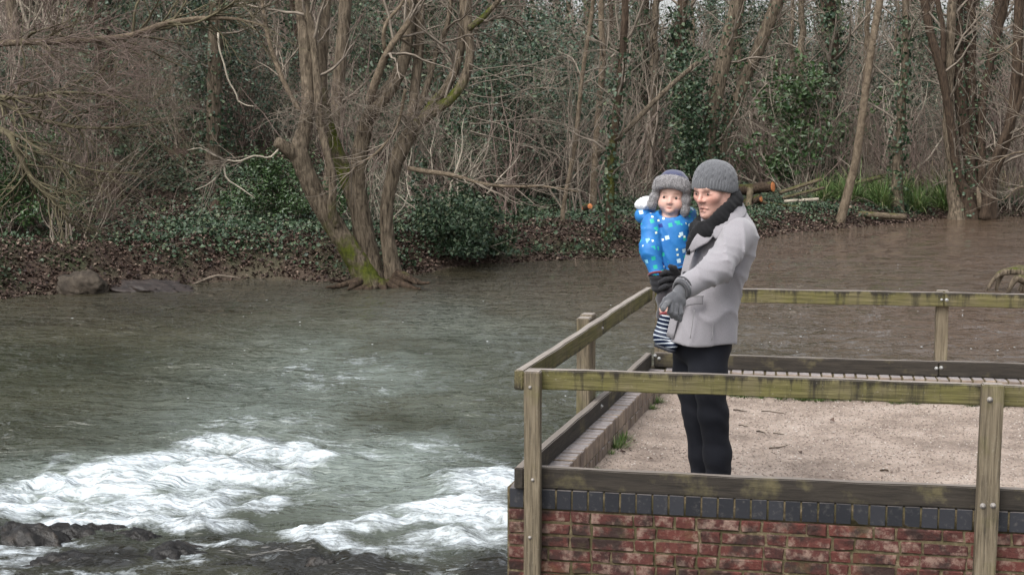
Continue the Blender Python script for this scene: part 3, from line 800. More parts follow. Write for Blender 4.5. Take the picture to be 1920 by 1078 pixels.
tB, oB = tree_px('alder_tree', 'tree of several straight trunks at the right bend of the river', YB, [
    [(1822, 415, 22, 0, .2), (1812, 370, 14, 0, .1), (1795, 325, 9, -.1), (1785, 250, 8, -.2), (1776, 190, 8, -.2), (1764, 128, 8, -.2), (1745, 64, 8, -.1), (1733, 0, 8, 0)],
    [(1832, 412, 18, .2, .2), (1822, 350, 12, .2), (1816, 290, 11, .2), (1802, 200, 11, .2), (1796, 90, 11, .3), (1793, 0, 11, .4)],
    [(1835, 412, 18, .3, .2), (1828, 330, 11, .4), (1822, 250, 11, .5), (1819, 170, 11, .5), (1819, 80, 11, .6), (1818, 0, 11, .6)],
    [(1843, 414, 16, .1, .2), (1841, 330, 9, .2), (1842, 195, 8, .3), (1858, 108, 8, .4), (1883, 13, 7, .5)],
    [(1855, 412, 16, -.2, .2), (1858, 345, 11, -.3), (1876, 290, 10, -.4), (1893, 235, 10, -.5), (1905, 150, 9, -.6), (1911, 0, 9, -.6)],
    [(1846, 412, 13, -.3, .2), (1862, 310, 8, -.5), (1890, 240, 7, -.6), (1915, 180, 6, -.7), (1935, 60, 6, -.8)],
    [(1768, 120, 5, -.2, .3), (1768, 60, 5, -.2), (1757, 0, 5, -.1)]], 'bark_dark', 3, None, 9, 1.6, [(1, 500, .1, .1, .9), (2, 320, .1, .1, .7), (3, 350, .12, .0, .6), (0, 160, .1, .0, .35)])
stem('scar', [(1836, 392, 4, -.3), (1836, 372, 5, -.36), (1833, 352, 2, -.2)], YB, tB, 'bark_pale', 55, 8)
YC = atz(1578, 432, WATER_Z)[1] + 1.0
tree_px('leaning_tree', 'single slender leaning trunk on the bank in front of the grass', YC, [[(1573, 425, 10, 0, .3), (1585, 380, 9, 0, .2), (1600, 320, 8, 0), (1611, 262, 8, 0), (1619, 200, 7.5, 0), (1627, 140, 7.5, 0), (1638, 70, 7, 0), (1650, 0, 7, 0), (1662, -60, 6, 0)]], 'bark_pale', 4, None, 5, .8)
YD = 36.5
tD, oD = tree_px('ivy_clad_tree', 'pair of leaning trunks wrapped in dark ivy behind the man', YD, [
    [(1322, 345, 20, 0), (1328, 270, 14, 0), (1338, 200, 14, 0), (1354, 125, 14, 0), (1370, 60, 14, 0), (1388, -10, 14, 0)],
    [(1338, 340, 15, .3), (1356, 260, 12, .3), (1390, 165, 12, .3), (1418, 102, 12, .3), (1455, 10, 12, .3), (1480, -50, 11, .3)]], 'bark', 5, None, 12, 1.6,
    [(0, 1100, .2, .0, .4), (0, 200, .08, .4, .9), (1, 400, .14, .0, .3), (1, 120, .08, .3, .8)])
gg = np.random.default_rng(3)
c = np.array([at(1294 + gg.normal() * 20, 90 + 240 * gg.uniform() ** .8, YD - .3 + gg.normal() * .3) for _ in range(2200)])
V, F, rn = leaves(c, np.full(len(c), .1), [0, -.6, .5], .4, .9, 8); tag(link('ivy', mesh_np('ivy', V, F, False, {'rnd': rn}), M['ivy'], tD), kind='stuff')
YE = 29.5
sap = 'thin bare saplings beside the river'
tree_px('sapling', 'thin orange brown sapling left of the ivy dark one', YE, [[(1056, 395, 4.5, 0), (1068, 325, 4.5, 0), (1080, 258, 4.5, 0), (1092, 140, 4, 0), (1107, 45, 4, 0), (1115, -30, 3.5, 0)]], 'bark_pale', 6, sap, 12, 1.0)
tree_px('sapling', 'middle upright bare sapling between two others right of the big tree', YE + 3, [[(1112, 390, 7, 0), (1118, 260, 6, 0), (1130, 115, 6, 0), (1127, 22, 5.5, 0), (1135, -50, 5, 0)]], 'bark_pale', 7, sap, 14, 1.3)
tree_px('sapling', 'dark mossy sapling wound with ivy left of the child', YE - 1, [[(1142, 432, 9, 0, .8), (1145, 350, 8, 0, .8), (1148, 280, 8, 0, .6), (1162, 156, 7, 0), (1171, 45, 7, 0), (1172, -40, 6, 0)]], 'bark_dark', 8, sap, 14, 1.2, [(0, 700, .1, .0, .6)])
tree_px('fallen_tree', 'pale fallen trunk propped diagonally in the undergrowth', YE + 4, [[(1080, 322, 6, 0), (1138, 276, 6, 0), (1178, 240, 5.5, .2), (1249, 169, 4.6, .6), (1307, 118, 4, 1.)]], 'bark', 9, None, 8, .8, ext=0., cat='fallen tree')
tree_px('woodland_tree', 'reddish straight trunk far behind the leaning slender tree', 52, [[(1574, 285, 12, 0), (1562, 215, 8, 0), (1553, 141, 8, 0), (1548, 40, 8, 0), (1545, -30, 8, 0)]], 'bark_dark', 10, None, 8, 2.)
tree_px('woodland_tree', 'brown trunk seen between the stems of the large tree', 30, [[(612, 400, 13, 0), (628, 250, 13, 0), (634, 160, 12, 0), (642, 80, 12, 0), (648, 0, 12, 0), (650, -60, 11, 0)]], 'bark', 11, None, 8, 1.5)
tree_px('woodland_tree', 'ivy hung trunk on the slope left of the large tree', 32, [[(398, 330, 15, 0), (400, 240, 14, 0), (403, 105, 14, 0), (405, 0, 13, 0), (406, -60, 12, 0)]], 'bark', 12, None, 8, 1.5, [(0, 1500, .3, .1, .95)])
tree_px('woodland_tree', 'thick trunk smothered in ivy at the upper left', 29, [[(205, 330, 22, 0), (200, 200, 20, 0), (190, 80, 20, 0), (182, -40, 20, 0)]], 'bark_dark', 13, None, 6, 1.5, [(0, 4200, .35, .2, 1.)])

# ================================================================== overhanging boughs on the left
gL = np.random.default_rng(21)
bough = empty('overhanging_tree', tuple(at(-120, 330, 19.5)), 'bare tree at the left edge with mossy boughs hanging over the bank', 'tree')
stem('trunk', [(-150, 520, 24, 1.5), (-140, 300, 22, 1.2), (-150, 100, 20, 1.0), (-160, -60, 18, .8)], 19.5, bough, 'bark_dark', 81, 12)
bs = []
for k, (pts, mt) in enumerate([
    ([(-140, 190, 8, 1.), (-40, 180, 5, .4), (40, 184, 4.5, 0), (110, 174, 3, -.2), (190, 178, 2, -.3), (250, 190, 1, -.4)], 'twig_moss'),
    ([(-140, 215, 8, 1.), (-20, 190, 5, .3), (60, 220, 4.5, .0), (140, 238, 3.4, -.2), (220, 240, 2.4, -.3), (300, 232, 1.2, -.4)], 'twig_moss'),
    ([(-140, 240, 9, 1.), (0, 245, 6, .2), (32, 285, 6, .0), (60, 335, 5, .0), (95, 372, 4, -.1), (130, 405, 2, -.2)], 'twig_moss'),
    ([(-140, 100, 9, 1.), (0, 82, 7, .8), (110, 78, 6.5, .6), (230, 70, 6, .5), (300, 48, 5.5, .5), (370, 36, 5, .5), (440, 36, 3, .4), (500, 50, 1.5, .3)], 'bark_pale'),
    ([(0, 240, 4, .2), (45, 262, 3, 0), (110, 300, 2.2, -.2), (180, 320, 1.4, -.4), (260, 326, .8, -.5)], 'twig_moss'),
    ([(300, 48, 3, .5), (360, 45, 2.5, .45), (400, 28, 2.2, .4), (440, 5, 2, .3), (470, -20, 1.5, .2)], 'twig_moss')]):
    bs.append(stem('bough', pts, 19.5, bough, mt, 90 + k, 7))
sets = []; sets2 = []
for k, (P, r, _) in enumerate(bs):
    Q = shoots(P[None], r[None], 34, 1.0, .7, 9, gL, .17, .02, .2); Q2 = shoots(*Q, 150, .55, .6, 6, gL); sets += [Q, Q2]; sets2.append(shoots(*Q2, 330, .25, .6, 5, gL))
twig_part('side_branches', sets, bough, 'twig_moss'); twig_part('twigs', sets2, bough, 'twig_red')
n = 260; Ph = np.array([at(gL.uniform(-60, 230), gL.uniform(40, 250), 19.5 + gL.uniform(-1.2, 1.6)) for _ in range(n)])
Q = grow(Ph, np.tile([.8, -.1, .1], (n, 1)) + gL.normal(size=(n, 3)) * .45, gL.uniform(.6, 1.5, n), 9, .15, .0, gL); rq = np.full((n, 1), .007) * np.linspace(1, .3, 9)
Q2 = shoots(Q, rq, 1300, .5, .6, 6, gL); twig_part('fine_twigs', [(Q, rq), Q2, shoots(*Q2, 2200, .22, .6, 4, gL)], bough, 'twig_red')
wt = empty('hanging_branch', tuple(at(410, 65, 24)), 'thin white dead branch dangling before the ivy hung trunk', 'branch')
stem('branch', [(409, 62, 2, 0), (411, 90, 1.9, 0), (420, 120, 1.8, 0), (428, 150, 1.6, 0), (442, 175, 1.5, 0), (447, 193, 1.2, 0)], 24, wt, 'twig_pale', 120, 6)
stem('twig', [(447, 190, 1.4, 0), (462, 198, 1.2, 0), (480, 200, .6, 0)], 24, wt, 'twig_pale', 121, 5)
rb = empty('overhanging_branch', tuple(at(1960, 300, 24)), 'pale arching twigs reaching in at the right edge', 'branch')
gR = np.random.default_rng(33); sets = []
for pts in ([(2000, 300, 4, 0), (1915, 285, 3, 0), (1860, 305, 2, 0), (1830, 290, 1.4, 0), (1805, 262, .9, 0)], [(2000, 130, 4, 0), (1925, 120, 3, 0), (1880, 90, 2.2, 0), (1845, 60, 1.6, 0), (1815, 5, 1, 0)], [(2000, 40, 4, 0), (1920, 70, 3, 0), (1870, 100, 2, 0), (1810, 75, 1, 0)],
            [(2000, 380, 3, 0), (1920, 350, 2.4, 0), (1880, 375, 1.8, 0), (1845, 365, 1, 0)], [(1960, 230, 3, 0), (1910, 215, 2.4, 0), (1880, 180, 1.8, 0), (1840, 150, 1, 0)]):
    P, r, _ = stem('branch', [(a_, b_, c_ * .6, d_) for a_, b_, c_, d_ in pts], 24, rb, 'bark_pale', 130, 6); Q = shoots(P[None], r[None], 14, .7, .6, 7, gR, .15, .05); sets += [Q, shoots(*Q, 40, .35, .6, 5, gR)]
twig_part('twigs', sets, rb, 'twig')
# ================================================================== UNDERGROWTH
def copy_tree(o, loc, rz, sc, label, group):
    c = o.copy(); col.objects.link(c); c.location = loc; c.rotation_euler = (0, 0, rz)
    c.scale = sc if isinstance(sc, tuple) else (sc, sc, sc)
    c['label'] = label; c['group'] = group
    for ch in o.children:
        k = ch.copy(); col.objects.link(k); k.parent = c; k.matrix_parent_inverse = Matrix.Identity(4)
    return c
def gpos(px, Y):
    x = (px - 960) / FPX * Y / cp_ * 1.0
    x = at(px, 300, Y)[0]
    return (x, Y, float(ground_z(x, Y)))
def bare_proto(seed, n0, H, spread, mat, n1=60, n2=200, n3=380, r0=.016):
    g = np.random.default_rng(seed)
    root = empty('bare_shrub', (0, 0, 0), 'x', 'shrub')
    a = g.uniform(0, 6.28, n0); t = g.uniform(.05, spread, n0)
    d = np.stack([np.cos(a) * t, np.sin(a) * t, np.ones(n0)], -1); s = np.stack([g.normal(size=n0) * .15, g.normal(size=n0) * .15, np.full(n0, -.1)], -1)
    P = grow(s, d, H * g.uniform(.7, 1.15, n0), 11, .13, .0, g); r = (r0 * g.uniform(.6, 1.2, n0))[:, None] * np.linspace(1, .3, 11)
    Q1 = shoots(P, r, n1, H * .5, .6, 8, g, .17, .02, .12); Q2 = shoots(*Q1, n2, H * .27, .7, 6, g, .2, -.01); Q3 = shoots(*Q2, n3, H * .13, .7, 4, g, .2, 0.)
    twig_part('stems', [(P, r)], root, mat, 5); twig_part('twigs', [Q1, Q2, Q3], root, mat)
    return root, (P, r, Q1, Q2)
def leafy_proto(seed, H, spread, mat, n=6500, size=.1, n0=10):
    g = np.random.default_rng(seed)
    root, (P, r, Q1, Q2) = bare_proto(seed, n0, H, spread, 'twig', 90, 320, 60)
    root.name = 'evergreen_shrub'
    S = np.concatenate([Q2[0][:, 1:].reshape(-1, 3), Q1[0][:, 3:].reshape(-1, 3)]); i = g.integers(0, len(S), n)
    c = S[i] + g.normal(size=(n, 3)) * .09 * H / 2; c = c[c[:, 2] > .02]
    out = norm(c - [0, 0, H * .35])
    V, F, rn = leaves(c, np.full(len(c), size), norm(out + [0, 0, .5]), .45, .62, seed)
    tag(link('leaves', mesh_np('leaves', V, F, False, {'rnd': rn}), M[mat], root), kind='stuff')
    return root
def scatter(protos, spots, label, group, used=set()):
    for k, (px, Y, sc, *rest) in enumerate(spots):
        p = protos[k % len(protos)]; g = random.Random(k * 13 + int(px)); rz = g.uniform(0, 6.28)
        scz = (sc * g.uniform(.9, 1.1), sc * g.uniform(.9, 1.1), sc * g.uniform(.85, 1.15))
        lb = rest[0] if rest else label; gp = group if not rest else group
        loc = gpos(px, Y)
        if p.name not in used:
            used.add(p.name); p.location = loc; p.rotation_euler = (0, 0, rz); p.scale = scz; p['label'] = lb; p['group'] = gp
            for ch in p.children: ch.matrix_parent_inverse = Matrix.Identity(4)
        else: copy_tree(p, loc, rz, scz, lb, gp)

def near_what(px):
    for lim, w in ((150, 'below the boughs at the left edge'), (330, 'beside the trunk smothered in ivy'), (520, 'around the ivy hung trunk on the slope'), (800, 'behind the large many stemmed tree'), (1040, 'behind the low rounded evergreen bush'), (1200, 'among the thin saplings'), (1330, 'behind the child'), (1480, 'behind the man and the felled log'), (1620, 'behind the slender leaning tree'), (1780, 'behind the green sedge'), (9999, 'behind the right hand group of trunks')):
        if px < lim: return w
ev = [leafy_proto(201, 2.0, 1.0, 'holly', 6000, .062), leafy_proto(202, 2.2, .8, 'holly', 5000, .062), leafy_proto(203, 1.8, 1.2, 'ivy', 5500, .06), leafy_proto(204, 2.0, .9, 'holly', 6000, .058)]
scatter(ev, [(px, Y, sc, 'dark evergreen shrub in the wood ' + near_what(px)) for px, Y, sc in [(395, 35, 1.4), (465, 34, 1.4), (300, 40, 1.4), (110, 30, 1.2), (20, 28.5, 1.3), (-40, 29, 1.4),
             (880, 33, 1.7), (965, 34, 1.7), (1030, 38, 1.5), (930, 40, 2.0), (720, 42, 1.8), (1210, 46, 1.5)]],
        '', 'dark evergreen shrubs in the wood')
evb = leafy_proto(205, 1.35, 1.5, 'ivy', 9000, .085, 14)
scatter([evb], [(850, 26.6, 1.0)], 'low rounded glossy evergreen bush right of the large tree', None)
evb['label'] = 'low rounded glossy evergreen bush right of the large tree'; del evb['group']
evc = leafy_proto(206, 1.8, 1.0, 'laurel', 5500, .1)
scatter([evc], [(1470, 44, 1.5, 'brighter green leafy bush right of the ivy clad pair of trunks')], '', 'bright green bushes')
scatter([evc], [(560, 27.5, .7, 'small green bush left of the large tree, halfway up the slope'), (-10, 24.5, .8, 'small green bush on the bank at the left edge')], '', 'bright green bushes')

bp = [bare_proto(301, 9, 2.1, .7, 'twig', r0=.018), bare_proto(302, 12, 2.0, 1.1, 'twig_red'), bare_proto(303, 8, 2.3, .5, 'twig', r0=.02), bare_proto(304, 14, 1.6, 1.3, 'twig_pale', 70, 160, 240), bare_proto(305, 10, 2.2, .9, 'twig_red', r0=.014)]
bp = [b[0] for b in bp]
gq = random.Random(5); spots = []
for k in range(64):                                    # behind the first rise of the bank
    px = -60 + 2060 * (k + gq.random()) / 64; d = gq.uniform(3.5, 12)
    if 170 < px < 620: d = gq.uniform(10, 15)
    if 1230 < px < 1490: d = gq.uniform(13, 19)
    Y = float(np.interp(at(px, 300, 30)[0] * .9, SH[:, 0], SH[:, 1])) + d
    spots.append((px, Y, gq.uniform(.8, 1.7)))
spots = [(px, Y, sc, '%s bare shrub %s' % (('grey brown', 'reddish', 'tall grey', 'pale spreading', 'fine reddish')[k % 5], near_what(px))) for k, (px, Y, sc) in enumerate(spots)]
scatter(bp, spots, '', 'bare shrubs on the far bank')
# reddish bush at the left edge in front of the slope
scatter([bp[1]], [(75, 25.2, 1.25, 'reddish bare bush on the bank at the left, below the boughs'), (185, 26.2, 1.1, 'reddish bare bush below the ivy smothered trunk')], '', 'reddish bare bushes at the left')

# trees further back
def tree_proto(seed, H, r0, ivy_n, mat):
    g = np.random.default_rng(seed); root = empty('woodland_tree', (0, 0, 0), 'x', 'tree')
    K = 40; z = np.linspace(-.4, H, K); P = np.stack([np.cumsum(g.normal(size=K)) * .03 + z * g.normal() * .05, np.cumsum(g.normal(size=K)) * .03 + z * g.normal() * .04, z], -1)
    r = r0 * (1.0 - .55 * (z / H)) * (1 + .5 * np.exp(-np.clip(z, 0, 9) * 2.5))
    V, F, mo = stem_geo(P, r, 10, seed, .07, .1); link('trunk', mesh_np('trunk', V, F, True, {'moss': mo}), M[mat], root)
    Q = shoots(P[None], r[None], 16, 2.2, 1.0, 8, g, .16, .05, .3, .35); Q2 = shoots(*Q, 80, 1., .7, 6, g); Q3 = shoots(*Q2, 160, .45, .7, 4, g)
    twig_part('twigs', [Q, Q2, Q3], root, 'twig')
    if ivy_n: ivy_on(P[:26], r, ivy_n, seed, .17, .12, root)
    return root
tp = [tree_proto(401, 9, .2, 1400, 'bark_dark'), tree_proto(402, 9, .15, 0, 'bark'), tree_proto(403, 8.5, .24, 1900, 'bark_dark'), tree_proto(404, 9, .11, 0, 'bark_pale'), tree_proto(405, 9, .17, 700, 'bark')]
scatter(tp, [(px, Y, sc, '%s in the wood %s' % (('ivy covered trunk', 'bare brown trunk', 'stout ivy covered trunk', 'thin pale trunk', 'trunk with a little ivy')[k % 5], near_what(px))) for k, (px, Y, sc) in enumerate([(-80 + 2150 * (k + gq.random()) / 36, gq.uniform(38, 62), gq.uniform(.85, 1.2)) for k in range(36)])], '', 'trees standing back in the wood')
scatter(tp, [(1718, 52, 1., 'ivy covered trunk just left of the right hand trees'), (1470, 47, .8, 'slim trunk to the right of the bright green bush'), (1200, 46, 1., 'ivy covered trunk behind the child'), (1665, 50, .6, 'thin pale trunk behind the sedge clumps')], '', 'trees at the back of the clearing')
# the far wood reads as one mass: instances of the same growth on scattered points
hid = bpy.data.collections.new('far_wood_sources')
for root in bp + [ev[0], ev[1], ev[3]] + [tp[0], tp[1], tp[4]]:
    bm_ = Geo.__new__(Geo)
    me_list = [ch.data for ch in root.children]
    src = bmesh.new(); mats_ = []
    for me in me_list:
        n0_ = len(src.faces); src.from_mesh(me); src.faces.ensure_lookup_table(); mats_.append(me.materials[0])
        for f in src.faces[n0_:]: f.material_index = len(mats_) - 1
    me = bpy.data.meshes.new('far_growth'); src.to_mesh(me); src.free()
    for m in mats_: me.materials.append(m)
    hid.objects.link(bpy.data.objects.new('s%02d_growth' % len(hid.objects), me))
fp = [];
for k in range(110): fp.append((-150 + 2250 * (k + gq.random()) / 110, gq.uniform(42, 84), gq.uniform(1.7, 3.2), k % 5))
for k in range(26): fp.append((-100 + 2200 * (k + gq.random()) / 26, gq.uniform(50, 84), gq.uniform(1.6, 2.8), 5 + k % 3))
for k in range(40): fp.append((-80 + 2100 * (k + gq.random()) / 40, gq.uniform(64, 100), gq.uniform(1., 1.5), 8 + k % 3))
me = mesh_np('far_wood', np.array([gpos(a, b) for a, b, *_ in fp]), [], False, {'size': [f[2] for f in fp], 'kind_index': [f[3] + .01 for f in fp], 'turn': [gq.uniform(0, 6.28) for _ in fp]}) if False else None
me = bpy.data.meshes.new('far_wood'); me.from_pydata([gpos(a, b) for a, b, *_ in fp], [], [])
for nm, vals in (('size', [f[2] for f in fp]), ('turn', [gq.uniform(0, 6.28) for _ in fp])):
    at_ = me.attributes.new(nm, 'FLOAT', 'POINT'); at_.data.foreach_set('value', np.array(vals, np.float32))
at_ = me.attributes.new('pick', 'INT', 'POINT'); at_.data.foreach_set('value', np.array([f[3] for f in fp], np.int32))
fw = link('far_wood', me); tag(fw, 'tangled grey brown wood closing the view at the back', 'wood', kind='stuff')
ng = bpy.data.node_groups.new('far_wood', 'GeometryNodeTree'); ng.interface.new_socket('Geometry', in_out='INPUT', socket_type='NodeSocketGeometry'); ng.interface.new_socket('Geometry', in_out='OUTPUT', socket_type='NodeSocketGeometry')
N = ng.nodes.new; gi, go = N('NodeGroupInput'), N('NodeGroupOutput'); ip = N('GeometryNodeInstanceOnPoints'); ci = N('GeometryNodeCollectionInfo'); ci.inputs['Collection'].default_value = hid; ci.inputs['Separate Children'].default_value = True; ci.inputs['Reset Children'].default_value = True
def nat(nm, ty):
    q = N('GeometryNodeInputNamedAttribute'); q.data_type = ty; q.inputs['Name'].default_value = nm; return q.outputs[0]
cb = N('ShaderNodeCombineXYZ'); LK = ng.links.new; LK(nat('turn', 'FLOAT'), cb.inputs[2]); LK(gi.outputs[0], ip.inputs['Points']); LK(ci.outputs[0], ip.inputs['Instance']); ip.inputs['Pick Instance'].default_value = True
LK(nat('pick', 'INT'), ip.inputs['Instance Index']); LK(cb.outputs[0], ip.inputs['Rotation']); LK(nat('size', 'FLOAT'), ip.inputs['Scale']); LK(ip.outputs[0], go.inputs[0])
md = fw.modifiers.new('growth', 'NODES'); md.node_group = ng


# ---- ground cover: ivy, litter, canes
gg = np.random.default_rng(77)
def ground_pts(n, x0, x1, y0, y1, dmin, dmax, f):
    x = gg.uniform(x0, x1, n); y = gg.uniform(y0, y1, n); d = shore_dist(x, y); m = (d > dmin) & (d < dmax); x, y, d = x[m], y[m], d[m]
    m = gg.uniform(size=len(x)) < f(x, y, d); x, y, d = x[m], y[m], d[m]
    return np.stack([x, y, ground_z(x, y, d)], -1), d
def f_ivy(x, y, d):
    n = fbm(x * .55, y * .55, 141, 4)
    lip = smoothstep(.3, 1.7, d + (n - .5) * 3)
    return np.clip(smoothstep(.40, .52, n) * lip + .22 * lip + .5 * smoothstep(.6, .75, n) * smoothstep(.4, .8, d), 0, 1)
P, d = ground_pts(420000, -13, 19, 20, 52, .35, 15, f_ivy); P[:, 2] += np.abs(gg.normal(size=len(P))) * .07 + .02
V, F, rn = leaves(P, .04 + .05 * gg.uniform(size=len(P)) ** 1.5, [0, -.25, 1], .5, .95, 5)
tag(link('ivy_ground_cover', mesh_np('ivy_ground_cover', V, F, False, {'rnd': rn}), M['ivy']), 'ivy leaves carpeting the far bank and slope', 'ivy', kind='stuff')
P, d = ground_pts(330000, -13, 19, 20, 46, .02, 9, lambda x, y, d: .5 + .5 * smoothstep(2.5, .8, d)); P[:, 2] += gg.uniform(.0, .04, len(P))
V, F, rn = leaves(P, np.full(len(P), .07), [0, 0, 1], .62, .7, 6, .3)
tag(link('leaf_litter', mesh_np('leaf_litter', V, F, False, {'rnd': rn}), M['litter']), 'brown dead leaves scattered over the far bank', 'leaf litter', kind='stuff')
P, d = ground_pts(16000, -13, 20, 20, 52, .5, 16, lambda x, y, d: .12 + .6 * smoothstep(.45, .62, fbm(x * .4, y * .4, 151, 3)) * smoothstep(1.5, 5, d))
n = len(P); dr = gg.normal(size=(n, 3)) * [1, .7, .3] + [0, 0, .55]
Q = grow(P, dr, gg.uniform(.3, 1.5, n), 9, .16, -.10, gg); r = np.full((n, 1), .0055) * gg.uniform(.6, 1.4, (n, 1)) * np.linspace(1, .4, 9)
V, F = tubes(Q, r, 3, False)
tag(link('bramble_canes', mesh_np('bramble_canes', V, F, True), M['twig_red']), 'tangle of dead bramble canes over the far bank', 'brambles', kind='stuff')
P, d = ground_pts(3000, -13, 20, 20, 50, .15, 1.6, lambda x, y, d: .5 + 0 * x); n = len(P)
Q = grow(P, gg.normal(size=(n, 3)) * [1, .6, .25] + [0, -.2, .1], gg.uniform(.2, .8, n), 7, .2, -.06, gg); V, F = tubes(Q, np.full((n, 1), .006) * np.linspace(1, .4, 7), 3, False)
tag(link('bank_roots', mesh_np('bank_roots', V, F, True), M['dead']), 'fine roots and sticks along the water\'s edge', 'roots', kind='stuff')
# small stones along the waterline
P, d = ground_pts(60000, -13, 6, 20, 32, -.05, .9, lambda x, y, d: .5 * smoothstep(.9, .2, d)); n = len(P)
def pebbles(P, s, flat=.6):
    n = len(P); o = np.array([[1, 0, 0], [-1, 0, 0], [0, 1, 0], [0, -1, 0], [0, 0, flat], [0, 0, -flat]], float)
    a = gg.uniform(0, 6.28, n); c, s_ = np.cos(a), np.sin(a); ax = gg.uniform(.6, 1.3, (n, 1, 2))
    v = np.tile(o, (n, 1, 1)); v[:, :, :2] *= ax
    q = np.stack([v[..., 0] * c[:, None] - v[..., 1] * s_[:, None], v[..., 0] * s_[:, None] + v[..., 1] * c[:, None], v[..., 2]], -1) * np.asarray(s)[:, None, None]
    f = np.array([[0, 2, 4], [2, 1, 4], [1, 3, 4], [3, 0, 4], [2, 0, 5], [1, 2, 5], [3, 1, 5], [0, 3, 5]])
    return (q + P[:, None]).reshape(-1, 3), (np.arange(n)[:, None, None] * 6 + f).reshape(-1, 3), np.repeat(gg.uniform(size=n), 6)
V, F, rn = pebbles(P, gg.uniform(.008, .022, n))
M['pebble'] = mat_leaf('pale_pebbles', (.1, .075, .055), (.32, .25, .2), .7, .3)
tag(link('shore_pebbles', mesh_np('shore_pebbles', V, F, True, {'rnd': rn}), M['pebble']), 'small pebbles along the left waterline', 'pebbles', kind='stuff')

# ---- sedge clumps on the right bank
def clump_mesh(seed, n, L, mat, droop=-.16, w=.011, spread=.9):
    g = np.random.default_rng(seed); a = g.uniform(0, 6.28, n); t = g.uniform(.1, spread, n)
    d = np.stack([np.cos(a) * t, np.sin(a) * t, np.ones(n)], -1); s = np.stack([g.normal(size=n) * .08 * L, g.normal(size=n) * .08 * L, np.full(n, -.03)], -1)
    P = grow(s, d, L * g.uniform(.5, 1.15, n), 7, .05, droop, g); tan = norm(np.gradient(P, axis=1)); sd_ = norm(np.cross(tan, [0, 0, 1.]))
    wd = w * np.array([.8, 1, 1, .9, .7, .45, .08])[None, :, None]
    V = np.stack([P - sd_ * wd, P + sd_ * wd], 2); idx = np.arange(n * 14).reshape(n, 7, 2)
    F = np.stack([idx[:, :-1, 0], idx[:, :-1, 1], idx[:, 1:, 1], idx[:, 1:, 0]], -1).reshape(-1, 4)
    me = mesh_np('blades', V.reshape(-1, 3), F, True, {'rnd': np.repeat(g.uniform(size=n), 14)}); me.materials.append(M[mat]); return me
CL = [clump_mesh(501, 230, 1.1, 'grass', -.22, .008), clump_mesh(502, 210, .95, 'grass', -.22, .008), clump_mesh(503, 140, .9, 'dry', -.1, .008)]
def clump(px, py_base, Y, k, sc, label, group, name='sedge_clump', cat='sedge'):
    loc = gpos(px, Y); o = bpy.data.objects.new(name, CL[k]); col.objects.link(o); o.location = loc; o.rotation_euler = (0, 0, px * .37); o.scale = (sc, sc, sc)
    return tag(o, label, cat, group)
sp = [(1545, 39.5), (1572, 41), (1600, 39.2), (1632, 40.5), (1655, 38.6), (1690, 40), (1722, 39.2), (1752, 40.6), (1776, 39.6), (1640, 42.5), (1700, 42.8)]
for k, (px, Y) in enumerate(sp): clump(px, 0, Y, k % 2, .95 + .2 * ((k * 7) % 3) / 2, 'arching green sedge clump on the bank between the leaning tree and the right hand trees', 'green sedge clumps on the right bank')
for k, (px, Y) in enumerate([(1665, 46), (1700, 46.5), (1735, 45.5), (1765, 46), (1790, 45), (1910, 43), (1880, 44.5), (1640, 47)]): clump(px, 0, Y, 2, 1.15, 'straw coloured dry grass tuft behind the green sedge', 'dry grass tufts on the right bank', 'grass_tuft', 'grass')
for k, (px, Y) in enumerate([(1895, 41), (1925, 41.5)]): clump(px, 0, Y, 1, .8, 'green sedge clump to the right of the right hand trees', 'sedge right of the trees')

# ---- logs, stumps, rock
def log(name, a, b, r, mat, label, cat='log', seed=0, cut=True, group=None):
    a, b = np.array(a), np.array(b); root = empty(name, tuple((a + b) / 2 - [0, 0, r]), label, cat, group)
    n = 14; P = a + (b - a) * np.linspace(0, 1, n)[:, None] + np.random.default_rng(seed).normal(size=(n, 3)) * r * .05
    V, F, mo = stem_geo(P, np.full(n, r), 14, seed, .08, .35); link('trunk', mesh_np('trunk', V, F, True, {'moss': mo}), M[mat], root)
    if cut:
        for e, s in ((a, -1), (b, 1)):
            ax = norm(b - a) * s; P2 = np.array([e - ax * .02, e + ax * .012, e + ax * .014]); V, F = tubes(P2[None], np.array([[r * .93, r * .93, r * .9]]), 14); link('cut_end', mesh_np('cut_end', V, F, False), M['cut'], root)
    return root
YL = 36.5
log('cut_log', at(1372, 358, YL + .4), at(1449, 350, YL - .2), .145, 'bark_dark', 'thick felled log with a bright orange sawn end behind the man', seed=601)
log('cut_log', at(1403, 388, YL - .4), at(1407, 352, YL - .25), .085, 'bark_pale', 'short mossy upright log propping the felled one', seed=602, cut=False)
log('cut_log', at(1395, 382, YL - .1), at(1426, 372, YL - .35), .1, 'bark_dark', 'short orange ended log lying under the felled log', seed=603)
log('cut_log', at(1425, 380, YL - .1), at(1500, 390, YL - .5), .05, 'bark_dark', 'thin dark pole lying below the felled log', seed=604, cut=False)
log('cut_log', at(1470, 378, YL + .2), at(1535, 374, YL + .2), .045, 'twig_pale', 'pale barkless pole on the ground right of the felled log', seed=605, cut=False)
log('fallen_branch', at(1462, 362, YL + 1), at(1540, 336, YL + 1.5), .05, 'bark_pale', 'upper of two fallen branches left of the leaning tree', 'branch', 606, False)
log('fallen_branch', at(1468, 372, YL + .8), at(1545, 352, YL + 1.2), .045, 'bark', 'lower of two fallen branches left of the leaning tree', 'branch', 607, False)
log('fallen_branch', at(1600, 345, YL + 4), at(1660, 330, YL + 4.4), .06, 'bark', 'mossy fallen branch behind the sedge', 'branch', 609, False)
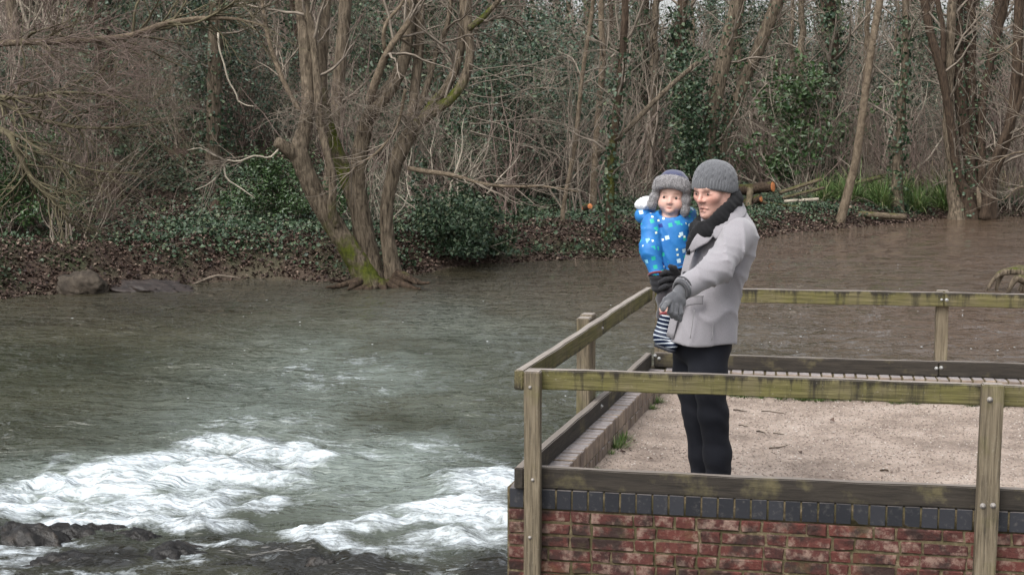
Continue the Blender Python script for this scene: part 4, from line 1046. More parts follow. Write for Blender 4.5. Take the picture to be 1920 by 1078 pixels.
log('mossy_log', at(1610, 402, atz(1640, 424, WATER_Z)[1] + .8), at(1697, 407, atz(1690, 420, WATER_Z)[1] + .3), .085, 'bark_pale', 'mossy log lying at the water\'s edge right of the leaning tree', seed=608, cut=False)
log('cut_log', at(1096, 390, 27.2), at(1106, 387, 27.0), .055, 'bark_dark', 'small round orange sawn stub near the thin saplings', seed=610)
def lump(name, c, rx, ry, rz, mat, label, cat, seed, sub=4, amp=.25, fr=1.6, group=None):
    bm = bmesh.new(); bmesh.ops.create_icosphere(bm, subdivisions=sub, radius=1); me = bpy.data.meshes.new(name); bm.to_mesh(me); bm.free()
    n = len(me.vertices); V = np.empty(n * 3, np.float32); me.vertices.foreach_get('co', V); V = V.reshape(-1, 3).astype(float)
    d = 1 + amp * 2 * (fbm(V[:, 0] * fr + V[:, 2] * 1.3 + 9, V[:, 1] * fr - V[:, 2] * 1.7 + 4, seed, 5, .55) - .5)
    V = V * d[:, None] * [rx, ry, rz]
    me.vertices.foreach_set('co', V.astype(np.float32).ravel()); me.polygons.foreach_set('use_smooth', np.ones(len(me.polygons), bool))
    o = link(name, me, M[mat]); o.location = Vector(c); return tag(o, label, cat, group)
M['earth'] = simple('muddy_rock', (.062, .05, .038), .85, .25, .55, 7, .8, .04)
lump('rock', at(155, 542, atz(155, 552, WATER_Z)[1] + .2), .4, .35, .27, 'earth', 'muddy brown boulder at the waterline on the left', 'rock', 611, 5, .5, 2.4)
lump('mud_bank', at(265, 545, atz(260, 548, WATER_Z)[1] + .35), .8, .4, .16, 'mud', 'low hump of dark mud right of the muddy boulder', 'mud', 612, 5, .5, 2.6)
sr = empty('stump', gpos(420, 28.5), 'dark reddish rotten stump on the ivy slope', 'stump')
for k, (a, b, r1, r2) in enumerate([((398, 402), (408, 376), 12, 6), ((412, 402), (418, 382), 10, 5), ((420, 400), (446, 390), 7, 3), ((405, 402), (402, 384), 9, 4)]):
    stem('wood', [(*a, r1, 0), ((a[0] + b[0]) / 2, (a[1] + b[1]) / 2, (r1 + r2) * .6, 0), (*b, r2, 0)], 28.5, sr, 'bark_dark', 620 + k, 8, .05, .2)
# root snag in the river, right
yb = atz(1895, 545, WATER_Z)[1]
sn = empty('root_snag', tuple(at(1895, 540, yb)), 'mossy root snag standing in the river at the right edge', 'root')
for k, pts in enumerate([[(1935, 520, 12, 0, 1.), (1905, 508, 8, 0, 1.), (1878, 512, 6, 0, .8), (1862, 525, 4, 0, .4), (1850, 545, 3, 0)], [(1930, 530, 9, -.2, 1.), (1908, 522, 7, -.2, .8), (1896, 536, 5, -.2, .4), (1890, 550, 4, -.2)],
                         [(1945, 520, 14, .1, 1.), (1925, 535, 12, .1, 1.), (1912, 555, 9, .1)], [(1880, 512, 5, .1, .8), (1872, 528, 4, .1), (1866, 548, 3, .1)], [(1940, 512, 8, .3, .8), (1910, 502, 5, .4, .6), (1890, 506, 3, .4)]]):
    stem('root', [(*q_[:4], .45 * (q_[4] if len(q_) > 4 else 0)) for q_ in pts], yb, sn, 'bark', 640 + k, 8, .05, .12)
# stick lying in the water's edge, left
ls = empty('fallen_branch', tuple(at(390, 528, 23.2)), 'bent bare stick lying at the waterline left of the large tree', 'branch')
stem('branch', [(358, 535, 2, 0), (385, 524, 2.6, 0), (405, 517, 2.6, 0), (425, 518, 2.2, 0), (452, 522, 1.4, 0)], atz(390, 528, WATER_Z + .05)[1], ls, 'dead', 650, 6)

# ---- boulders of the weir
for k, (px, py, rx, ry, rz, dz, w) in enumerate([(60, 1012, .42, .35, .16, .02, 'broad dark wet boulder at the left of the weir'), (175, 1003, .3, .25, .13, .03, 'dark boulder just below the white water on the left'), (268, 1012, .25, .22, .12, .03, 'brown tinted wet boulder right of the dark one on the weir'),
          (330, 1045, .4, .3, .13, .02, 'low wide wet boulder in the dark chute of the weir'), (600, 1068, .24, .2, .11, .03, 'small wet boulder at the bottom edge, centre of the weir'), (120, 1062, .5, .3, .14, .02, 'large smooth wet boulder in the bottom left corner')]):
    c = atz(px, py, WATER_Z); lump('boulder', (c[0], c[1], WATER_Z + dz - .095), rx * .75, ry * .6, rz * 1.05, 'rock', w, 'boulder', 700 + k, 5, .55, 2.2, 'boulders of the weir')

# ---- on the gravel: pebbles, sticks, leaves, grass
n = 26000; u = gg.uniform(.12, 6.5, n) ** 1.0; v = gg.uniform(.2, LV - .12, n)
P = O3 + u[:, None] * u_dir + v[:, None] * v_dir; P[:, 2] = .006 + .02 * (fbm(P[:, 0] * 1.5, P[:, 1] * 1.5, 7) - .5)
V, F, rn = pebbles(P, gg.uniform(.003, .0085, n), .55)
M['stone'] = mat_leaf('pink_gravel_stones', (.16, .12, .1), (.36, .3, .26), .7, .3, (.62, .57, .52))
tag(link('gravel_stones', mesh_np('gravel_stones', V, F, True, {'rnd': rn}), M['stone']), 'loose small stones on the gravel platform', 'gravel', kind='stuff')
def pg(px, py): return atz(px, py, .012)
for k, (a, b, w, lb) in enumerate([((1375, 768), (1400, 772), .005, 'short dark twig on the gravel just right of the man\'s knee'), ((1428, 771), (1470, 775), .004, 'thin long twig on the gravel right of the man'), ((1418, 808), (1434, 812), .005, 'stubby twig on the gravel right of the man\'s shin'), ((1450, 812), (1472, 815), .004, 'small twig on the gravel in front of the long one'),
                                  ((1442, 840), (1475, 836), .004, 'curved twig on the gravel, midway to the kick board'), ((1650, 882), (1667, 884), .006, 'dark twig near the front kick board, left of the right post'), ((1385, 797), (1402, 800), .004, 'tiny twig beside the man\'s leg')]):
    A_, B_ = pg(*a), pg(*b); rt_ = random.Random(k); j_ = lambda a_: np.array([rt_.uniform(-a_, a_), rt_.uniform(-a_, a_) * 2, rt_.uniform(0, .006)]); P = spline([A_, A_ * .65 + B_ * .35 + j_(.008), A_ * .3 + B_ * .7 + j_(.01), B_ + j_(.006)], 8)
    V, F = tubes(P[None], np.full((1, 8), w) * np.linspace(1, .6, 8), 6); tag(link('twig', mesh_np('twig', V, F, True), M['bark_dark']), lb, 'twig', 'twigs on the gravel')
for k, (px, py, lb) in enumerate([(1168, 849, 'pale dead leaf near the left kerb'), (1182, 843, 'brown dead leaf behind the pale one'), (1221, 862, 'reddish dead leaf on the gravel left of the man'), (1190, 828, 'small dead leaf by the kerb grass'), (1240, 857, 'curled dead leaf nearest the man\'s feet'), (1560, 790, 'dead leaf in the middle of the gravel'), (1500, 850, 'dead leaf near the front kick board')]):
    c = pg(px, py)[None] + [0, 0, .006]; V, F, rn = leaves(c, np.array([.05]), [0, 0, 1], .8, .7, 800 + k, .3); tag(link('dead_leaf', mesh_np('dead_leaf', V, F, False, {'rnd': rn}), M['litter']), lb, 'leaf', 'dead leaves on the gravel')
TF = [clump_mesh(510, 150, .1, 'grass', -.1, .0026, 1.1), clump_mesh(511, 130, .085, 'grass', -.1, .0026, 1.3)]
for k, (v, sc) in enumerate([(.48, 1.), (.62, .8), (.75, .5), (1.5, .7), (1.66, 1.2), (1.78, 1.3), (1.9, 1.), (2.9, .8), (3.1, .9), (1.1, .5)]):
    o = bpy.data.objects.new('grass_tuft', TF[k % 2]); col.objects.link(o); o.location = Vector(O3 + v_dir * v + v_perp * (CW + .025)); o.scale = (sc,) * 3; o.rotation_euler = (0, 0, k)
    tag(o, 'small green grass tuft at the foot of the left brick kerb', 'grass', 'grass tufts along the left kerb')
for k in range(34):
    u = .25 + k * .11 + random.uniform(-.05, .05); sc = random.uniform(.8, 1.6)
    o = bpy.data.objects.new('grass_tuft', TF[k % 2]); col.objects.link(o); o.location = Vector(OB + u_dir * u - u_perp * (CW + .03 + random.uniform(0, .06))); o.scale = (sc,) * 3; o.rotation_euler = (0, 0, k)
    tag(o, 'small green grass tuft at the foot of the back brick kerb', 'grass', 'grass tufts along the back kerb')

# ---- flecks of foam drifting on the calm water
n = 70; fx = []
for k in range(n):
    px, py = (gg.uniform(1390, 1920), gg.uniform(470, 660)) if k % 3 else (gg.uniform(100, 1150), gg.uniform(560, 760)); fx.append(atz(px, py, WATER_Z + .03))
V, F, rn = pebbles(np.array(fx), gg.uniform(.006, .02, n), .18)
M['fleck'] = mat_leaf('foam_flecks', (.4, .42, .42), (.72, .74, .74), .6, .3)
tag(link('foam_flecks', mesh_np('foam_flecks', V, F, True, {'rnd': rn}), M['fleck']), 'white flecks of foam drifting on the river', 'foam', kind='stuff')
# ================================================================== PEOPLE: distance fields turned into smooth meshes
class Fld:
    def __init__(s, xs, ys, zs):
        s.ax = (xs, ys, zs); X_, Y_, Z_ = np.meshgrid(xs, ys, zs, indexing='ij')
        s.p = np.stack([X_, Y_, Z_], -1).astype(np.float32); s.d = np.full(X_.shape, 9., np.float32)
    @staticmethod
    def box(lo, hi, h): return Fld(*[np.arange(a, b + h, h) for a, b in zip(lo, hi)])
    def cap(s, a, b, ra, rb=None):
        rb = ra if rb is None else rb
        a = np.asarray(a, np.float32); b = np.asarray(b, np.float32); ba = b - a; pa = s.p - a
        t = np.clip((pa @ ba) / max(float(ba @ ba), 1e-9), 0, 1)
        q = pa - t[..., None] * ba
        return np.sqrt(np.einsum('...i,...i', q, q)) - (ra + (rb - ra) * t)
    def ell(s, c, r, ax=None):
        q = s.p - np.asarray(c, np.float32)
        if ax is not None: q = q @ np.asarray(ax, np.float32).T
        r = np.asarray(r, np.float32); k0 = np.sqrt(np.sum((q / r) ** 2, -1)); k1 = np.sqrt(np.sum((q / r ** 2) ** 2, -1)) + 1e-6
        return k0 * (k0 - 1) / k1
    def loft(s, secs, lat, fwd):
        """secs: (z, cx, cy, half width along lat, half depth along fwd)"""
        A_ = np.array(sorted(secs)); z = s.p[..., 2]; zz = s.ax[2]
        n = 60; zs_ = np.linspace(A_[0, 0], A_[-1, 0], n); sm = np.stack([np.interp(zs_, A_[:, 0], A_[:, k]) for k in range(1, 5)], -1)
        ker = np.array([1, 2, 3, 2, 1.]) / 9
        for k in range(4): sm[2:-2, k] = np.convolve(sm[:, k], ker, 'valid')
        v = [np.interp(zz, zs_, sm[:, k]).astype(np.float32)[None, None, :] for k in range(4)]
        dx, dy = s.p[..., 0] - v[0], s.p[..., 1] - v[1]
        a = dx * lat[0] + dy * lat[1]; b = dx * fwd[0] + dy * fwd[1]
        d = (np.sqrt((a / v[2]) ** 2 + (b / v[3]) ** 2) - 1) * np.minimum(v[2], v[3])
        dz = np.maximum(A_[0, 0] - z, z - A_[-1, 0])
        return np.where(dz > 0, np.hypot(np.maximum(d, 0), dz) + np.minimum(d, 0) * 0, np.maximum(d, dz))
    def add(s, d, k=.0):
        s.d = smin(s.d, d, k) if k else np.minimum(s.d, d); return s
    def sub(s, d, k=.0):
        s.d = -smin(-s.d, d, k) if k else np.maximum(s.d, -d); return s
    def chain(s, pts, rs, k=.02):
        for i in range(len(pts) - 1): s.add(s.cap(pts[i], pts[i + 1], rs[i], rs[i + 1]), k)
        return s
    def mesh(s): return nets(s.d, *s.ax)
def smin(a, b, k):
    h = np.maximum(k - np.abs(a - b), 0) / k
    return np.minimum(a, b) - h * h * k * .25
def nets(d, xs, ys, zs):
    """surface nets on a rectilinear grid"""
    sg = d < 0; nx, ny, nz = d.shape
    c = np.zeros((nx - 1, ny - 1, nz - 1), np.int8)
    for i in (0, 1):
        for j in (0, 1):
            for k in (0, 1): c += sg[i:nx - 1 + i, j:ny - 1 + j, k:nz - 1 + k]
    cells = np.argwhere((c > 0) & (c < 8)); I, J, K = cells.T
    idx = np.full(c.shape, -1, np.int64); idx[I, J, K] = np.arange(len(cells))
    acc = np.zeros((len(cells), 3)); cnt = np.zeros(len(cells)); ax = (xs, ys, zs)
    for a in range(3):
        b_, c_ = [q for q in range(3) if q != a]
        for ob in (0, 1):
            for oc in (0, 1):
                o0 = [0, 0, 0]; o0[b_] = ob; o0[c_] = oc; o1 = list(o0); o1[a] = 1
                d0 = d[I + o0[0], J + o0[1], K + o0[2]]; d1 = d[I + o1[0], J + o1[1], K + o1[2]]
                m = (d0 < 0) != (d1 < 0); t = np.where(m, d0 / np.where(m, d0 - d1, 1), 0)
                base = [I, J, K]; p = np.empty((len(cells), 3))
                for q in range(3):
                    p[:, q] = ax[q][base[q] + o0[q]]
                p[:, a] = p[:, a] + t * (ax[a][base[a] + 1] - ax[a][base[a]])
                acc[m] += p[m]; cnt[m] += 1
    V = acc / cnt[:, None]; Fq = []
    for a in range(3):
        b_, c_ = (a + 1) % 3, (a + 2) % 3
        sl0 = [slice(None)] * 3; sl1 = [slice(None)] * 3; sl0[a] = slice(0, -1); sl1[a] = slice(1, None)
        s0, s1 = sg[tuple(sl0)], sg[tuple(sl1)]; E = np.argwhere(s0 != s1)
        ok = (E[:, b_] > 0) & (E[:, c_] > 0) & (E[:, b_] < d.shape[b_] - 1) & (E[:, c_] < d.shape[c_] - 1); E = E[ok]
        q = []
        for ob, oc in ((1, 1), (0, 1), (0, 0), (1, 0)):
            e = E.copy(); e[:, b_] -= ob; e[:, c_] -= oc; q.append(idx[e[:, 0], e[:, 1], e[:, 2]])
        q = np.stack(q, -1); flip = ~s0[E[:, 0], E[:, 1], E[:, 2]]; q[flip] = q[flip][:, ::-1]; Fq.append(q)
    return V, np.concatenate(Fq)
def relax(V, F, n=1, w=.5):
    for _ in range(n):
        acc = np.zeros_like(V); cnt = np.zeros(len(V))
        for a, b in ((0, 1), (1, 2), (2, 3), (3, 0)):
            np.add.at(acc, F[:, a], V[F[:, b]]); np.add.at(acc, F[:, b], V[F[:, a]]); np.add.at(cnt, F[:, a], 1); np.add.at(cnt, F[:, b], 1)
        V = V * (1 - w) + w * acc / np.maximum(cnt, 1)[:, None]
    return V
def body_part(name, f, mat, parent, attrs=None, rel=1):
    V, F = f.mesh(); V = relax(V, F, rel, .4)
    return link(name, mesh_np(name, V, F, True, attrs(V) if attrs else None), mat, parent)

# ---- cloth and skin
def cloth(name, c, rough=.9, var=.12, fine=420, bump=.25, big=None, sheen=.3):
    m = Mat(name, rough, .2); po = m.coord(); n = m.noise(po, fine, 2, .6); n2 = m.noise(po, 22, 4, .6)
    lo = tuple(x * (1 - var * 1.6) for x in c); hi = tuple(x * (1 + var * 1.6) for x in c)
    cc = m.ramp(n, [(.3, lo), (.7, hi)]); cc = m.mix(m.ramp(n2, [(.35, .0), (.75, .25)]), cc, tuple(x * .8 for x in c))
    m.base(cc); m.bump(n, bump, .0015); m.b.inputs['Sheen Weight'].default_value = sheen; m.b.inputs['Sheen Roughness'].default_value = .6
    return m.m
def mat_skin(name, tint):
    m = Mat(name, .5, .35); po = m.coord(); n = m.noise(po, 90, 6, .7)
    c = m.attr('tone', 'Color'); m.base(m.mix(.28, c, m.ramp(n, [(.3, tuple(x * .7 for x in tint)), (.7, tint)])))
    m.b.inputs['Subsurface Weight'].default_value = .05; m.b.inputs['Subsurface Radius'].default_value = (.012, .004, .002); m.b.inputs['Subsurface Scale'].default_value = .4
    m.bump(n, .12, .001)
    return m.m
def mat_jacket():
    m = Mat('printed_blue_shell', .55, .4); tc = m.coord()
    mp = m.n('Mapping'); mp.inputs['Rotation'].default_value = (.0, .25, .0); m.L(tc, mp.inputs['Vector'])
    col_ = (.018, .15, .42); out = None
    base = m.mix(m.ramp(m.noise(tc, 9, 3), [(.4, 0.), (.6, .5)]), col_, (.03, .2, .5))
    for sc, th, keep, cols, off in ((23, .23, .62, [(0., (.55, .75, .85)), (.35, (.02, .42, .32)), (.65, (.012, .03, .2)), (.85, (.25, .6, .8))], 0), (37, .2, .72, [(0., (.72, .8, .6)), (.4, (.03, .45, .35)), (.7, (.8, .85, .8))], 5.3)):
        mq = m.n('Mapping'); mq.inputs['Location'].default_value = (off, off * .7, off); m.L(mp.outputs[0], mq.inputs['Vector'])
        v = m.n('TexVoronoi'); v.voronoi_dimensions = '3D'; v.distance = 'CHEBYCHEV'; v.inputs['Scale'].default_value = sc; v.inputs['Randomness'].default_value = .75; m.L(mq.outputs[0], v.inputs['Vector'])
        # flat squares of the print: use the nearest seed only when it is close to the shell
        sx = m.n('SeparateColor'); m.L(v.outputs['Color'], sx.inputs[0])
        on = m.math('MULTIPLY', m.math('LESS_THAN', v.outputs['Distance'], th), m.math('GREATER_THAN', sx.outputs[0], keep if keep > .7 else .25))
        rp = m.n('ValToRGB'); rp.color_ramp.interpolation = 'CONSTANT'; m.L(sx.outputs[1], rp.inputs[0]); e = rp.color_ramp.elements
        while len(e) < len(cols): e.new(.5)
        for x, (p_, c_) in zip(e, cols): x.position = p_; x.color = (*c_, 1)
        base = m.mix(on, base, rp.outputs[0])
    m.base(base); m.bump(m.noise(tc, 30, 3), .35, .006)
    return m.m
def mat_boot():
    m = Mat('striped_rubber', .3, .5); v = m.math('FRACT', m.attr('stripe')); m.base(m.ramp(v, [(.0, (.006, .012, .035)), (.72, (.006, .012, .035)), (.76, (.5, .55, .6)), (.98, (.5, .55, .6))]))
    return m.m
M['coat'] = cloth('grey_wool_coat', (.25, .238, .254), .95, .1, 330, .4)
M['coat_edge'] = cloth('grey_wool_edge', (.2, .193, .2), .95, .12, 380, .3)
M['jeans'] = cloth('black_denim', (.0085, .0095, .014), .8, .3, 500, .3, sheen=.02)
M['scarf'] = cloth('black_knit', (.007, .007, .008), .95, .3, 260, .6, sheen=.05)
M['glove'] = cloth('grey_knit_glove', (.075, .077, .085), .95, .25, 330, .6)
M['glove_dark'] = cloth('dark_glove', (.018, .018, .021), .9, .25, 330, .5, sheen=.1)
M['cuff'] = cloth('glove_cuff', (.035, .035, .04), .95, .25, 330, .6)
M['beanie'] = cloth('grey_knit_hat', (.1, .103, .112), .95, .25, 300, .6)
M['skin'] = mat_skin('adult_skin', (.56, .33, .265)); M['skin_child'] = mat_skin('child_skin', (.62, .38, .3))
M['jacket'] = mat_jacket(); M['navy'] = cloth('navy_quilt', (.035, .04, .095), .6, .2, 200, .2); M['fur'] = cloth('grey_fur', (.25, .24, .245), 1., .4, 240, .9, sheen=.4)
M['fleece'] = cloth('white_fleece', (.75, .75, .76), 1., .1, 160, .8); M['boot'] = mat_boot(); M['sole'] = simple('dark_rubber_sole', (.02, .022, .03), .5, .4)
M['dark_trousers'] = cloth('dark_trousers', (.02, .016, .02), .9, .3, 300, .3); M['red_trim'] = cloth('red_trim', (.16, .02, .025), .9, .2, 300, .3)
M['eye'] = simple('eye_white', (.4, .36, .34), .25, .5, .02); M['iris'] = simple('dark_iris', (.03, .022, .018), .15, .6, .02); M['hair'] = simple('brown_hair', (.045, .028, .018), .8, .3, .3, 200); M['shoe'] = simple('grey_shoe', (.35, .38, .42), .7, .3)
M['button'] = simple('dark_button', (.02, .02, .024), .35, .5)

def head_axes(a, p, roll=0):
    f = np.array([-math.cos(a) * math.cos(p), -math.sin(a) * math.cos(p), -math.sin(p)]); l = norm(np.cross([0, 0, 1.], f)); u = np.cross(f, l)
    if roll: l, u = l * math.cos(roll) + u * math.sin(roll), u * math.cos(roll) - l * math.sin(roll)
    return np.array([f, l, u])
def head_field(F_, o, AX, s, child=False):
    """adds a head to a field; o origin between the eyes at the middle of the head, AX rows forward, left, up"""
    W = lambda f, l, u: o + s * (np.array([f, l, u]) @ AX)
    if child:
        F_.add(F_.ell(W(-.012, 0, .04), np.array([.105, .09, .09]) * s, AX)); F_.add(F_.ell(W(.03, 0, -.035), np.array([.066, .074, .076]) * s, AX), .03 * s)
        for q in (-1, 1):
            F_.add(F_.ell(W(.056, q * .042, -.045), np.array([.034, .034, .034]) * s), .03 * s)
        F_.add(F_.ell(W(.078, 0, -.088), np.array([.02, .022, .018]) * s), .03 * s)
        F_.add(F_.cap(W(.088, 0, -.005), W(.105, 0, -.03), .008 * s, .0125 * s), .016 * s)
        for q in (-1, 1): F_.add(F_.ell(W(.097, q * .012, -.034), np.array([.009, .009, .008]) * s), .008 * s)
    else:
        F_.add(F_.ell(W(-.012, 0, .03), np.array([.1, .077, .09]) * s, AX)); F_.add(F_.ell(W(.03, 0, -.035), np.array([.062, .062, .084]) * s, AX), .03 * s)
        for q in (-1, 1):
            F_.add(F_.cap(W(.068, q * .012, -.102), W(.0, q * .056, -.068), .018 * s, .016 * s), .03 * s)
            F_.add(F_.ell(W(.056, q * .045, -.022), np.array([.022, .02, .018]) * s), .03 * s)
        F_.add(F_.ell(W(.075, 0, -.106), np.array([.02, .022, .017]) * s), .02 * s)
        F_.add(F_.cap(W(.086, 0, .01), W(.111, 0, -.026), .0068 * s, .0095 * s), .012 * s); F_.add(F_.ell(W(.111, 0, -.029), np.array([.0105, .0095, .009]) * s), .008 * s)
        for q in (-1, 1): F_.add(F_.ell(W(.098, q * .0135, -.033), np.array([.0095, .0075, .0078]) * s), .008 * s)
        F_.add(F_.cap(W(.084, -.034, .02), W(.084, .034, .02), .010 * s), .02 * s)
    # sockets, lids
    ex = .034 if not child else .039
    for q in (-1, 1):
        F_.sub(F_.ell(W(.1, q * ex, -.002), np.array([.018, .02, .012]) * s), .016 * s)
        F_.add(F_.cap(W(.0815, q * (ex - .014), -.001), W(.0765, q * (ex + .015), .0), .0072 * s, .0065 * s), .005 * s)
        F_.sub(F_.cap(W(.0915, q * (ex - .011), -.0015), W(.0865, q * (ex + .011), -.0015), (.0036 if not child else .0062) * s), .002 * s)
    # lips
    m = -.066 if not child else -.066; mf = .097 if not child else .093; mw = .026 if not child else .021
    F_.add(F_.cap(W(mf, -.001, m + .003), W(mf - .011, mw, m - .005), .0058 * s, .003 * s), .007 * s); F_.add(F_.cap(W(mf, .001, m + .003), W(mf - .011, -mw, m - .005), .0058 * s, .003 * s), .007 * s)
    lo_ = .012 if child else .0155
    F_.add(F_.cap(W(mf - .003, -.009, m - lo_), W(mf - .003, .009, m - lo_), .0066 * s), .008 * s)
    F_.sub(F_.cap(W(mf + .003, -.014, m - lo_ * .45), W(mf + .003, .014, m - lo_ * .45), (.0036 if child else .0055) * s), .003 * s)
    if not child:
        F_.sub(F_.cap(W(.097, 0, -.092), W(.097, 0, -.088), .006 * s), .01 * s)
    for q in (-1, 1):   # ears
        F_.add(F_.ell(W(-.012, q * .078, -.008), np.array([.019, .009, .031]) * s, AX), .008 * s)
        F_.sub(F_.ell(W(-.006, q * .088, -.006), np.array([.009, .006, .017]) * s, AX), .006 * s)
    return W
def head_tone(V, o, AX, s, child):
    q = ((V - o) / s) @ AX.T; f, l, u = q.T
    c = np.tile(np.array([.6, .36, .295]) if not child else np.array([.64, .42, .35]), (len(V), 1))
    def blend(m, col_, k=1.): c[:] = c * (1 - (m * k)[:, None]) + np.array(col_) * (m * k)[:, None]
    g_ = lambda lf, ll, lu, r: np.exp(-((f - lf) ** 2 + (np.abs(l) - ll) ** 2 + (u - lu) ** 2) / r ** 2)
    blend(g_(.07, .045, -.03, .03), (.56, .2, .15) if not child else (.68, .3, .25), .55); blend(g_(.11, 0, -.032, .02), (.58, .18, .13), .65 if not child else .4)
    m = -.066 if not child else -.064
    lip = np.exp(-((u - (m - .004)) / .009) ** 2 - (np.abs(l) / (.022 if not child else .017)) ** 4) * (f > .07); blend(lip, (.4, .12, .1) if not child else (.55, .18, .16), .85)
    blend(np.exp(-((u - (m - .005)) / .0026) ** 2 - (np.abs(l) / .018) ** 4) * (f > .07), (.12, .03, .03), .8)
    if not child:
        st_ = smoothstep(-.035, -.06, u) * smoothstep(.02, .05, f + np.abs(l) * .6) * (1 - lip); blend(st_, (.27, .17, .14), .35)
        blend(np.exp(-((u - .024) / .006) ** 2 - ((np.abs(l) - .033) / .02) ** 4) * (f > .05), (.1, .055, .035), .85)
    else:
        blend(np.exp(-((u - .026) / .005) ** 2 - ((np.abs(l) - .036) / .018) ** 4) * (f > .05), (.3, .17, .11), .75)
    blend(np.exp(-((u + .001) / .008) ** 2 - ((np.abs(l) - .034) / .017) ** 4) * (f > .05), (.36, .18, .14), .35)  # shade of the eye sockets painted into the skin tone
    blend(np.exp(-((u - .006) / .0028) ** 2 - ((np.abs(l) - .034) / .016) ** 4) * (f > .05), (.06, .03, .025), .75)
    return {'tone': np.clip(c, 0, 1)}
def sphere_part(name, c, r, mat, parent, seg=14):
    bm = bmesh.new(); bmesh.ops.create_uvsphere(bm, u_segments=seg, v_segments=seg // 2 + 2, radius=r)
    for v in bm.verts: v.co += Vector(c)
    me = bpy.data.meshes.new(name); bm.to_mesh(me); bm.free()
    for p in me.polygons: p.use_smooth = True
    return link(name, me, mat, parent)
def eyes(W, s, parent, look, child=False):
    ex = .034 if not child else .039
    for q in (-1, 1):
        c = W(.0738, q * ex, -.0012); e = sphere_part('eye', c, .0118 * s, M['eye'], parent)
        d = norm(look + 0 * c); sphere_part('iris', c + d * .0058 * s, (.0078 if not child else .0092) * s, M['iris'], e)
def surf(name, fn, nu, nv, mat, parent, closed_top=True):
    """wrapped parametric sheet: fn(u in 0..2pi, v in 0..1) -> points"""
    u = np.linspace(0, 2 * math.pi, nu, endpoint=False); v = np.linspace(0, 1, nv); U_, V_ = np.meshgrid(u, v, indexing='ij')
    P = fn(U_.ravel(), V_.ravel()); i = np.arange(nu * nv).reshape(nu, nv); j = np.roll(i, -1, 0)
    F = np.stack([i[:, :-1], j[:, :-1], j[:, 1:], i[:, 1:]], -1).reshape(-1, 4)
    return link(name, mesh_np(name, P, F, True), mat, parent)

# ================================================================== the man
YM = 7.15
man = empty('person', tuple(at(1330, 960, YM)[:2]) + (.0,), 'man in grey wool coat, knitted hat and black scarf holding a child and pointing', 'person')
AXm = head_axes(R(44), R(11)); Om = at(1337, 356, YM - .03); SM = 1.06
ba = R(36); fwd = np.array([-math.cos(ba), -math.sin(ba)]); lat = np.array([math.sin(ba), -math.cos(ba)])
m_ = lambda px, py, dy: at(px, py, YM + dy)
shL, elL, wrL = m_(1383, 440, -.15), m_(1346, 503, -.36), m_(1279, 541, -.52)
shR, elR, wrR = m_(1335, 432, .17), m_(1305, 500, .27), m_(1272, 522, .1)
tors = [(.86, 1312, .215, .19), (.93, 1314, .213, .182), (1.02, 1318, .205, .165), (1.12, 1326, .192, .148), (1.22, 1337, .195, .148), (1.33, 1349, .205, .155), (1.42, 1356, .205, .15), (1.485, 1360, .175, .13), (1.53, 1361, .125, .105), (1.575, 1362, .085, .09)]
def secs(grow_=0., zs=None): return [(z, at(px, 400, YM)[0], YM, a + grow_, b + grow_) for z, px, a, b in tors]
hipL, knL, anL = m_(1330, 655, -.07), m_(1338, 782, -.1), m_(1349, 935, -.03)
hipR, knR, anR = m_(1296, 655, .09), m_(1306, 782, .06), m_(1318, 935, .08)
# body: one continuous mesh, fine at the head and coarser under the clothes
hx, hy, hz = Om
fl = Fld(axis(hx - .32, hx + .35, hx - .15, hx + .14, .0045, 1.25), axis(YM - .62, YM + .4, hy - .14, hy + .15, .0045, 1.25), axis(.02, hz + .16, hz - .15, hz + .155, .0045, 1.2))
Wm = head_field(fl, Om, AXm, SM)
fl.add(fl.cap(Om + [.045, .0, -.06], at(1362, 420, YM), .056, .062), .03)
fl.add(fl.loft(secs(-.05), lat, fwd), .04)
fl.chain([shL, elL, wrL], [.045, .04, .03], .03); fl.chain([shR, elR, wrR], [.045, .04, .03], .03); fl.chain([hipL, knL, anL], [.07, .045, .035], .03); fl.chain([hipR, knR, anR], [.065, .042, .033], .03)
body_part('body', fl, M['skin'], man, lambda V: head_tone(V, Om, AXm, SM, False), 2)
eyes(Wm, SM, man, AXm[0] * .9 + np.array([-.25, .0, -.12]))

# coat
fl = Fld.box((hx - .37, YM - .68, .82), (hx + .32, YM + .45, 1.66), .0085)
fl.add(fl.loft(secs(.0), lat, fwd))
p = fl.p; z = p[..., 2]
ang = np.arctan2((p[..., 1] - YM), p[..., 0] - at(1330, 400, YM)[0])
